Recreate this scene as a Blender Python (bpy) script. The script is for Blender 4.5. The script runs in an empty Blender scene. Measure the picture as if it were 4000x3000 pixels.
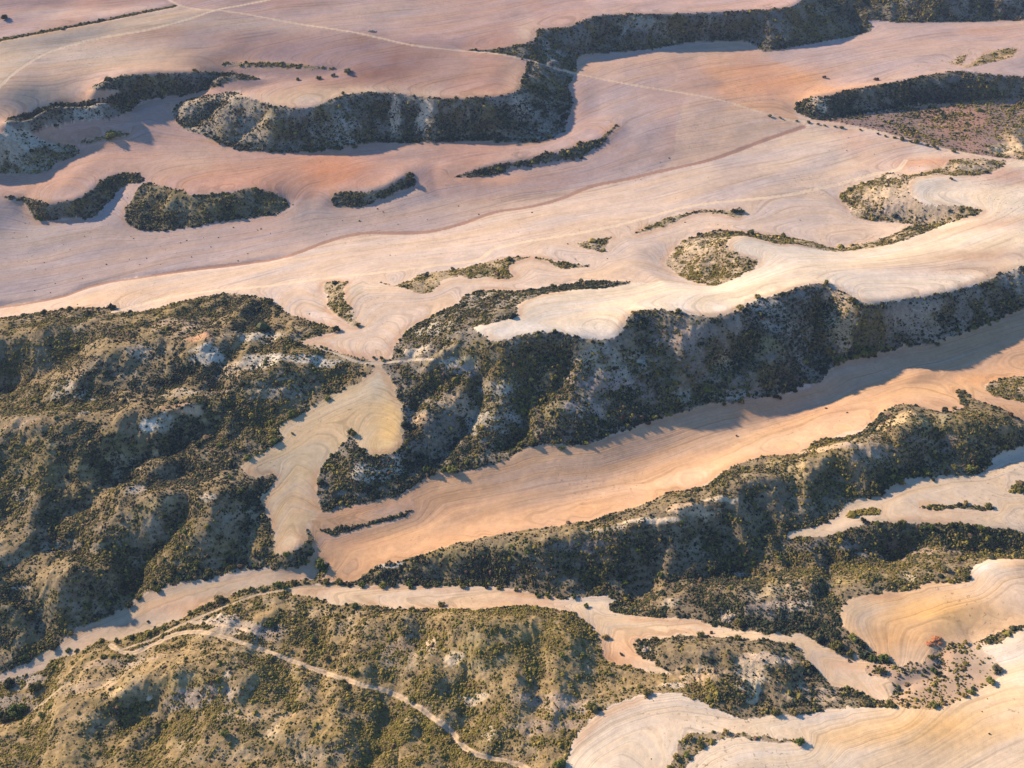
import bpy, math, random
import numpy as np

# ------------------------------------------------------------------ camera, sky, sun, exposure
SC = bpy.context.scene
COL = SC.collection
CAM_H, PITCH, HALF = 270.0, math.radians(40.0), math.radians(29.0)
cam_data = bpy.data.cameras.new("camera")
cam = bpy.data.objects.new("camera", cam_data)
COL.objects.link(cam)
cam.location = (0, 0, CAM_H)
cam.rotation_euler = (math.pi / 2 - PITCH, 0, 0)
cam_data.sensor_fit = 'HORIZONTAL'
cam_data.sensor_width = 36.0
cam_data.lens = 18.0 / math.tan(HALF)
cam_data.clip_start = 1.0
cam_data.clip_end = 20000.0
SC.camera = cam

SUN_EL, SUN_AZ = math.radians(22.5), math.radians(33.0)   # azimuth: from the left, turned this far behind the scene
sun_dir = np.array([-math.cos(SUN_AZ) * math.cos(SUN_EL), math.sin(SUN_AZ) * math.cos(SUN_EL), math.sin(SUN_EL)])
W = bpy.data.worlds.new("World")
SC.world = W
W.use_nodes = True
nt = W.node_tree
bg = nt.nodes["Background"]
sky = nt.nodes.new("ShaderNodeTexSky")
sky.sky_type = 'NISHITA'
sky.sun_disc = False
sky.sun_elevation = SUN_EL
sky.sun_rotation = math.atan2(sun_dir[0], sun_dir[1])
sky.altitude = 600
sky.air_density = 2.0
sky.dust_density = 0.2
sky.ozone_density = 8.0
nt.links.new(sky.outputs[0], bg.inputs[0])
bg.inputs[1].default_value = 0.085
sl = bpy.data.lights.new("sun", 'SUN')
sl.energy = 5.0
sl.angle = math.radians(1.0)
sl.color = (1.0, 0.75, 0.45)
sun = bpy.data.objects.new("sun", sl)
COL.objects.link(sun)
import mathutils
sun.rotation_euler = mathutils.Vector(sun_dir.tolist()).to_track_quat('Z', 'Y').to_euler()
sun.location = (-300, 500, 300)
SC.view_settings.view_transform = 'Standard'
SC.view_settings.look = 'None'
SC.view_settings.exposure = 1.14
SC.view_settings.gamma = 1.0

rng = np.random.default_rng(7)
random.seed(7)

# ------------------------------------------------------------------ from a traced place in the photograph to the land
CROPS = {'O': (0, 0, 4000 / 2212)}
for i, ox in enumerate((0, 1300, 2600)):
    for k, oy in zip('TMB', (0, 1000, 1950)):
        CROPS[k + str(i)] = (ox, oy, 1400 / 2212)
TH = math.tan(HALF)
def src(c, x, y):
    ox, oy, s = CROPS[c]
    return ox + x * s, oy + y * s
def rays(px, py):
    xn = (np.asarray(px, float) - 2000) / 2000 * TH
    yn = (1500 - np.asarray(py, float)) / 2000 * TH
    return xn, math.cos(PITCH) + yn * math.sin(PITCH), -math.sin(PITCH) + yn * math.cos(PITCH)
def parse(s):
    """'T0 10,20,5 30,40' -> arrays px, py, h (nan where no height is given)"""
    c, out = 'O', []
    for tok in s.split():
        if tok in CROPS:
            c = tok
            continue
        v = [float(q) for q in tok.split(',')]
        out.append((*src(c, v[0], v[1]), v[2] if len(v) > 2 else np.nan))
    return np.array(out)
def curve(p, closed=False, n=6):
    """Catmull-Rom through traced points"""
    if len(p) < 3:
        t = np.linspace(0, 1, n + 1)[:, None]
        return p[:1] * (1 - t) + p[1:] * t
    q = np.vstack([p[-1:], p, p[:2]]) if closed else np.vstack([2 * p[0] - p[1], p, 2 * p[-1] - p[-2]])
    res = []
    m = len(q) - 3
    for i in range(m):
        a, b, c, d = q[i], q[i + 1], q[i + 2], q[i + 3]
        lb = np.linalg.norm(c[:2] - b[:2]) + 1e-6
        m1 = (c - a) * lb / (np.linalg.norm(c[:2] - b[:2]) + np.linalg.norm(b[:2] - a[:2]) + 1e-6)
        m2 = (d - b) * lb / (np.linalg.norm(d[:2] - c[:2]) + np.linalg.norm(c[:2] - b[:2]) + 1e-6)
        for t in np.arange(n) / n:
            h00, h10, h01, h11 = 2*t**3 - 3*t**2 + 1, t**3 - 2*t**2 + t, -2*t**3 + 3*t**2, t**3 - t**2
            res.append(h00 * b + h10 * m1 + h01 * c + h11 * m2)
    if not closed:
        res.append(p[-1])
    return np.array(res)

# smooth lattice noise
def hash2(ix, iy, seed):
    n = (ix.astype(np.int64) * 374761393 + iy.astype(np.int64) * 668265263 + seed * 974634777) & 0xffffffff
    n = ((n ^ (n >> 13)) * 1274126177) & 0xffffffff
    n = (n ^ (n >> 16)) & 0xffffffff
    return n.astype(np.float32) / 4294967295.0
def vnoise(x, y, seed=0):
    x0, y0 = np.floor(x), np.floor(y)
    fx, fy = (x - x0).astype(np.float32), (y - y0).astype(np.float32)
    fx = fx * fx * fx * (fx * (fx * 6 - 15) + 10)
    fy = fy * fy * fy * (fy * (fy * 6 - 15) + 10)
    a, b = hash2(x0, y0, seed), hash2(x0 + 1, y0, seed)
    c, d = hash2(x0, y0 + 1, seed), hash2(x0 + 1, y0 + 1, seed)
    return (a * (1 - fx) + b * fx) * (1 - fy) + (c * (1 - fx) + d * fx) * fy * 1.0
def fbm(x, y, seed=0, octs=4, gain=0.5):
    s, a, t = 0, 1.0, 0
    for o in range(octs):
        ca, sa = math.cos(0.6 * o + 0.4), math.sin(0.6 * o + 0.4)
        s = s + a * vnoise((x * ca - y * sa) * 2**o + 17.3 * o, (x * sa + y * ca) * 2**o - 9.1 * o, seed + o)
        t += a
        a *= gain
    return s / t * 2 - 1
def smooth(x, a, b):
    t = np.clip((x - a) / (b - a), 0, 1)
    return t * t * (3 - 2 * t)
# ------------------------------------------------------------------ heights (metres) along traced lines of the land
HEIGHTS = """
T0 0,245,44 500,150,46 1080,35,48
T0 0,530,36 300,320,40 900,185,44 1330,65,47
T0 -200,-60,48 1000,-60,49 2212,-60,48 T1 1500,-60,48
T1 0,175,43 500,280,40 830,315,37
T1 1200,372,34 1190,440,34 1160,490,34 1150,550,34 1050,590,34 700,610,34 500,590,34 300,570,35 0,610,34 T0 1950,660,33 1800,665,33 1650,640,33 1560,610,33 1500,580,33
T0 1500,400,36 2212,400,38 T1 800,450,36
T0 1090,650,24 1500,570,31 1700,515,32 1850,490,33 2050,450,35 2212,430,37
T0 1070,700,20 1100,770,18 1250,840,16 1450,920,14 1700,940,13 1950,935,13 2212,910,13 T1 200,880,13 500,885,14 900,870,14 1250,880,15 1420,820,16 1475,660,19 1460,520,22 1490,440,24
T0 700,740,19 1000,620,24 1450,510,29 1700,470,33 2050,430,36
T0 35,740,32 200,690,33 360,635,34 480,630,34 640,615,34 740,575,34 720,555,35 560,550,36
T0 600,520,37 800,465,38 1200,445,38 1440,455,37 1600,490,34
T0 200,815,19 330,770,19 500,740,19 700,730,19 790,690,20 900,620,23 1200,580,25 1450,500,29
T0 -100,830,30 35,810,30
T0 0,830,28 100,830,24 200,840,20 300,880,17 430,900,15 490,930,13 450,970,12 340,1010,11 310,1050,10 200,1075,9 0,1070,9
T0 900,900,16 600,1000,13 0,1120,8
T0 1300,1100,12 2000,1050,13 2212,1050,13 T1 700,1000,13
T0 0,1210,8 150,1215,8 290,1255,9 430,1245,10 530,1200,11 620,1120,12 720,1075,12 850,1070,12
T0 150,1240,5 210,1350,1 270,1360,1 430,1345,1 560,1345,2 650,1270,3 740,1170,6 800,1130,9 870,1130,10
T0 880,1130,10 1000,1150,11 1100,1170,11 1200,1205,11 1350,1195,11 1500,1170,12
T0 770,1310,4 800,1390,1 900,1425,0 1050,1420,0 1250,1390,1 1500,1350,2 1700,1320,3 1770,1280,4
T0 1560,1160,12 1700,1200,9 1770,1260,5
T1 0,1195,10 100,1185,10 250,1185,11 400,1120,13 450,1070,14
T1 10,1270,5 60,1280,5 180,1275,5 330,1220,6 480,1150,8 505,1140,9
T1 750,1090,10 900,1045,12 1080,1000,14 1250,970,15 1400,935,16 1500,900,17 1640,860,18 1690,820,19 1760,770,20
T1 900,1090,8 1060,1065,9 1100,1040,10 1300,1010,11 1480,980,12 1600,930,14 1690,860,17
T2 840,785,17 600,870,15 300,980,13 0,1050,11 T1 1800,1110,9 1600,1150,8 1400,1230,7 1000,1310,6 600,1430,4 200,1440,3 0,1480,2 T0 1900,1500,1 M0 1500,50,0 1200,85,-1 900,130,-2 550,195,-3 200,290,-4 0,320,-4
T0 0,1400,0 0,1550,-2 600,1500,-1
T1 1480,450,24 2200,580,23 T2 330,615,22 850,760,19 1250,800,19 1450,850,19 2000,970,19 2212,1000,19
T1 830,313,37 1000,300,38 1240,250,39 1260,185,41 1450,170,42 1650,95,45 2212,85,45 T2 400,70,45 760,45,46 830,0,47 900,-60,47
T2 1500,-60,47 2300,-60,47
T1 1500,400,25 1510,350,26 1600,335,26 1900,310,27 2212,260,27 T2 0,268,27 490,255,27 610,320,26 900,270,27 1270,190,28 1250,140,30 1450,140,31 1700,140,31 2212,125,32
T2 810,640,21 900,600,26 1100,560,28 1300,525,30 1500,490,31 1840,440,33 2000,460,33 2300,470,33
T2 800,680,19 950,740,18 1080,725,18 1500,650,18 1800,635,19 2000,640,19 2300,640,20
T2 1000,500,24 1270,490,27 1600,440,30 1900,400,33 2212,350,34
T2 500,400,24 700,450,24
T2 1500,750,18 2212,700,19
T2 2100,1000,21 1990,1070,23 1850,1085,23 1660,1080,23 1520,1105,23 1490,1150,23 1510,1200,23 1570,1245,23 1640,1265,23 1900,1285,23
T2 1500,1080,19 1380,1070,17 1270,1115,15 1160,1150,14 1070,1215,12 1130,1280,11 1160,1335,11 1260,1365,11 1400,1370,12 1600,1385,14 1700,1390,16
T2 1690,1040,20 1760,990,20 2000,985,20
T2 2212,1150,25 2212,1500,27
T2 400,1430,17 520,1440,16 700,1460,15 900,1490,14 1040,1535,14 1180,1510,14 1300,1480,14 1500,1400,15
T2 1560,1455,20 1350,1515,19 1180,1545,18 1040,1555,18 900,1530,19 800,1505,20 700,1508,21 560,1470,22 470,1455,23 400,1470,23 375,1500,24 400,1545,24 470,1580,24 530,1600,24
T2 330,1420,16 200,1450,14 110,1490,13 50,1550,12 0,1610,12 M2 60,110,14 150,150,16 300,185,20 400,140,22 540,80,24
M2 300,185,20 0,165,19
M1 1840,160,20 1740,190,22 1500,210,24 1300,235,25 1200,270,26 1140,310,27 1125,370,27 1000,410,27 870,440,26 890,470,25 970,520,25 1080,515,26 1150,485,27 1300,470,28 1400,475,28 1500,490,28 1600,510,27 1700,515,27 1770,480,28 1810,400,29 1850,350,29 1950,330,30 2100,335,30 M2 50,340,30 130,360,29 250,370,29 350,370,29 430,340,29 490,310,30 600,260,31 750,220,32 880,175,31 970,170,31 1040,190,31 1120,230,30 1200,280,29.5 1270,290,29.5 1400,280,29 1700,230,28 1900,180,27.5 2100,100,27 2300,40,27
M2 2300,310,16 2050,390,14 1850,470,12.5 1600,545,11 1450,560,10 1250,620,9 1050,670,8 990,720,8 950,780,7 700,860,6 500,890,6 300,910,6 100,960,5 M1 2054,990,5 1900,1050,5 1700,1110,5 1590,1160,4 1300,1170,4 1180,1190,4 1050,1260,3 900,1305,3 700,1340,2 580,1365,2 480,1420,2 400,1475,1 250,1515,1 0,1570,1 M0 2000,1575,2 1975,1540,2 1960,1450,3 1965,1360,4 1990,1290,5 2060,1230,6 2130,1140,8
M1 110,1100,8 130,1130,8 170,1190,8 240,1225,8 330,1225,8 400,1200,9 430,1160,9 430,930,10 375,790,12 330,720,13 300,670,14 260,665,14 200,750,12 140,790,11 0,850,9 M0 1950,910,8 1850,980,7 1760,1020,7 1720,1070,6 1735,1140,6 1600,1220,6 1495,1290,6 1510,1340,6 1580,1370,5 1700,1350,4 1650,1450,3 1600,1490,3 1640,1600,2 B0 1690,250,2 1690,320,3 1760,335,4 1850,300,4 1890,250,3
B0 1680,360,-2 1760,420,-3 1880,400,-2 1935,320,-1 1925,240,0
M1 370,600,14 430,490,15 470,450,15 600,380,15 660,345,16 780,290,16 880,225,16 960,210,16 1150,215,17 1350,195,18 1500,165,18 1600,150,19
M1 80,170,13 70,290,13 110,360,13
M0 2010,170,8 2030,320,9 2100,390,12
M1 340,175,13 470,155,11 560,110,11 740,90,11 900,50,12 1060,20,13 1150,15,14 1300,20,15
M1 390,185,14 470,205,15 540,230,15 600,220,15 640,190,15 680,150,15 720,135,15 800,125,15 860,140,15 950,130,15 1060,140,16 1110,130,16 1080,90,16 1090,50,15
M0 -100,390,2 0,385,2 250,350,2 480,320,3 690,320,3 870,345,3 1000,310,5 1200,260,6 1400,230,7 1550,245,8 1720,310,9 1900,400,11 2090,460,13
M0 -100,500,10 0,490,11 200,440,12 330,400,12 500,440,11 700,500,10
M0 -100,880,-9 60,840,-7 220,800,-4 360,700,1 470,580,6
M0 230,920,3 400,740,10 520,640,12 800,560,14 950,540,14 1250,560,15 1500,450,16
M0 0,970,1 450,950,4 700,870,5 1000,830,7 1300,790,9
M0 -100,1010,9 100,1000,11 300,1010,11 600,1020,11 860,970,13 1050,930,14 1250,920,13
M0 -100,1250,6 300,1200,8 600,1150,9 850,1080,10
M0 -100,1400,1 250,1380,4
M0 1000,1250,10 860,1330,9 650,1430,6 300,1480,2
M0 1300,1400,4 1100,1380,1 800,1480,-3 500,1600,-6
M0 740,1600,2 850,1500,8 1080,1440,11 1250,1480,10 1400,1550,7
B0 1600,430,-2 1300,480,-3 1050,530,-4 900,580,-5 800,650,-6 700,710,-6 500,790,-7 390,860,-8 250,960,-9 100,1040,-9 0,1090,-10 -100,1130,-10
B0 150,560,0 350,450,5 550,400,7 640,420,5
B0 700,300,-3 820,500,-4
B0 -100,230,1 150,200,0 350,150,-2
B0 900,200,4 1200,200,6 1500,250,5
M1 0,565,13 100,610,14 240,650,14
M0 1950,500,13 1860,530,13 1980,560,13
M0 1500,750,13 1800,700,14 2000,680,14 M1 100,680,13
B0 -100,1130,-10 0,1100,-10 200,1060,-9 360,990,-9 600,890,-7 700,870,-7 950,800,-6 1100,740,-5 1250,660,-4 1400,600,-3 1600,540,-2 1800,510,-2 1930,480,-2 2020,380,-1
B0 1980,500,-3 2212,525,-3
M2 2300,540,12 1600,760,6.5 1000,930,2.5 500,1130,0 0,1310,-1 M1 1500,1480,-2 B1 900,100,-2 300,250,-2 B0 2100,350,-2
B1 205,460,-1 330,400,1 480,360,2 760,275,3 1000,225,4 1200,190,5 1350,170,5 1600,130,6 1950,20,8 M2 200,1430,9 340,1340,10 450,1280,10 600,1240,10 800,1220,10 900,1160,11 1150,1110,12 1320,980,14 1400,930,16 1480,915,17 1650,955,16 1830,940,15 1790,830,12 2000,920,15 2212,1040,17
B1 480,380,3 900,280,6 1300,230,8 1700,190,10 2000,120,12 M2 250,1520,12 450,1440,13 800,1300,15 1150,1200,17 1480,1080,19 1800,1010,20 2212,1080,20
M2 2300,1160,12 2050,1230,10 1980,1310,9 1900,1350,9 1700,1355,9 1480,1380,8 1400,1410,8 1280,1490,7 1150,1520,6 1080,1560,6 1050,1610,5 B2 760,210,4 745,240,4
B2 830,240,5 1000,220,6 1150,180,7 1280,140,8 1450,145,9 1700,150,10 2050,180,11 2300,190,12
B2 2300,340,6 2000,340,5 1750,330,4 1400,340,2 1200,390,1 900,450,0 600,470,0 300,510,-1 0,560,-2 B1 1800,590,-2 1420,610,-1 1000,545,-2 300,530,-3 0,540,-3
B1 1000,530,-2 500,500,-2 230,490,-2
B2 0,600,3 300,540,6 700,500,8 1100,480,9 1500,450,10 1800,440,11
B2 0,735,2 200,745,2 400,800,3 780,835,4 950,890,4 1200,980,4 1300,1010,5
B2 1100,640,9 1090,750,9 1200,880,8 1380,1010,7
B2 2212,370,14 1920,400,12 1870,500,11 1540,550,10 1220,590,9
B2 2212,600,13 1700,700,11
B2 1500,1020,8 1720,915,9 1950,880,9 2212,780,12
B1 0,650,0 300,670,0 900,685,1 1300,665,1 1520,720,2 1640,880,3 1830,1030,4 2100,1075,5
B1 0,548,-2 700,538,-1 1200,578,0
B2 0,850,5 300,850,6 700,880,6 850,985,6 1000,1140,6 1200,1190,6 1370,1245,6
B2 0,950,10 300,920,11 600,960,11 800,1000,10
B2 300,1100,9 600,1080,11 900,1200,8
B1 1440,1640,7 1480,1500,8 1560,1400,9 1750,1260,9 1900,1215,9 2212,1210,9 B2 100,1215,9 330,1310,8 600,1345,8 800,1330,8 1150,1280,8 1700,1290,8 1850,1230,9 2060,1090,10 2070,1020,10 1950,910,11 2212,800,13
B2 0,1450,11 400,1440,10 800,1490,9
B2 2212,1100,14 2212,1659,10 1500,1659,8 400,1659,13
B2 1000,1500,8 1700,1450,11
B1 300,720,5 700,700,9 1000,740,12 1250,760,11 1450,900,8
B1 600,1000,6 1000,1000,9
B1 0,1080,0 350,1190,1 740,1440,2 1190,1659,3
B0 740,940,-4 1150,820,-2 1500,890,-1 2212,1140,0
B0 400,1250,-2 700,1180,2 1000,1010,5 1300,1050,5 1600,1090,5 2000,1200,3
B0 300,1659,1 800,1400,-4 1200,1300,1 1700,1400,5 2212,1500,6
B0 0,1200,-12 200,1150,-11 100,1350,-13
B0 0,1410,-10 260,1270,-9 330,1150,-9
B0 0,1900,-2 1500,1900,3 B1 500,1900,5 1500,1900,9 B2 1000,1900,10 2212,1900,10
"""
# gullies cut into the slopes: depth, half width, line
GULLIES = [
 (5.5, 8, "M1 1330,540 1260,640 1215,760 1170,900 1150,1050 1100,1170"),
 (3.5, 6, "M1 1440,520 1440,640 1390,760 1310,860"),
 (3.5, 6, "M1 560,860 470,960 440,1060"),
 (4.0, 7, "M1 900,700 900,800 850,950 760,1080 640,1250"),
 (6.0, 8, "M2 1040,200 950,330 920,450 970,620 1000,700"),
 (4.5, 7, "M2 500,560 330,640 230,760 200,880"),
 (3.0, 6, "M2 1500,330 1420,420 1390,540"), (3.0, 6, "M2 1850,240 1780,330 1740,450"),
 (4.0, 8, "T1 250,620 330,740 330,860"), (4.0, 8, "T1 430,610 470,720 470,870"), (3.0, 7, "T1 1050,620 1110,670 1250,790"),
 (2.5, 6, "T0 1350,640 1250,720 1170,780"), (2.5, 6, "T0 1620,700 1520,780 1450,880"), (3, 7, "T0 1950,700 1850,780 1780,880"),
 (3.0, 7, "T1 680,640 720,740 740,860"), (3, 8, "T1 1380,250 1420,330"), (3, 8, "T1 1750,140 1720,250"),
 (3.0, 8, "T2 1150,40 1190,180"), (3, 9, "T2 400,100 420,230"),
 (4.0, 7, "M0 1250,1050 1100,1130 930,1190 700,1300"), (3.0, 6, "M0 1350,800 1450,900 1560,1000 1700,1040"),
 (4.0, 7, "B0 1100,50 1000,200 850,350 820,520"), (3.5, 7, "B0 1500,150 1450,300 1400,450"),
 (3.5, 7, "B0 400,250 520,330 640,560 700,690"), (3, 6, "B0 100,600 250,750 300,880"),
 (3.0, 6, "B2 1600,200 1500,290 1400,330"), (3, 6, "B2 300,200 420,350 480,470"), (2.5, 6, "B1 1500,330 1550,450 1600,570"),
 (2.5, 6, "M2 1050,1300 1000,1400 950,1500"), (3, 7, "M2 1700,1120 1650,1230 1600,1340"), (2.5, 5, "M2 550,1480 600,1560 650,1640"),
 (1.6, 1.6, "B0 0,1395 140,1335 250,1260 305,1190 330,1080"),
 (1.2, 1.8, "B0 1940,470 1960,450 2000,400"),
 (1.0, 1.5, "T0 0,245 500,150 1080,35"),
 (0.9, 2.2, "M0 0,320 200,290 400,250 550,195 700,160 900,130 1200,85 1500,50 1750,10"),
 (2.0, 5, "B1 580,830 650,950 760,1030 850,1100"), (2.0, 5, "B1 740,1190 850,1270 930,1330"),
 (1.2, 1.6, "B2 1720,925 1690,960 1700,1050 1600,1100 1500,1130 1430,1200"),
 (3.0, 8, "B0 950,1250 1000,1400 900,1500"), (2.5, 7, "B0 1500,1550 1700,1600 1900,1659"),
]
# soil and rock colours (linear)
CREAM, PINK, RED, WHITE = (.51, .385, .285), (.39, .255, .215), (.21, .105, .09), (.60, .50, .40)
ORANGE, TAN, MAUVE, PALE, MARL = (.47, .295, .185), (.44, .33, .25), (.38, .28, .26), (.53, .41, .335), (.47, .44, .40)
ROUGH, DRY = (.34, .25, .19), (.26, .20, .14)
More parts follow.
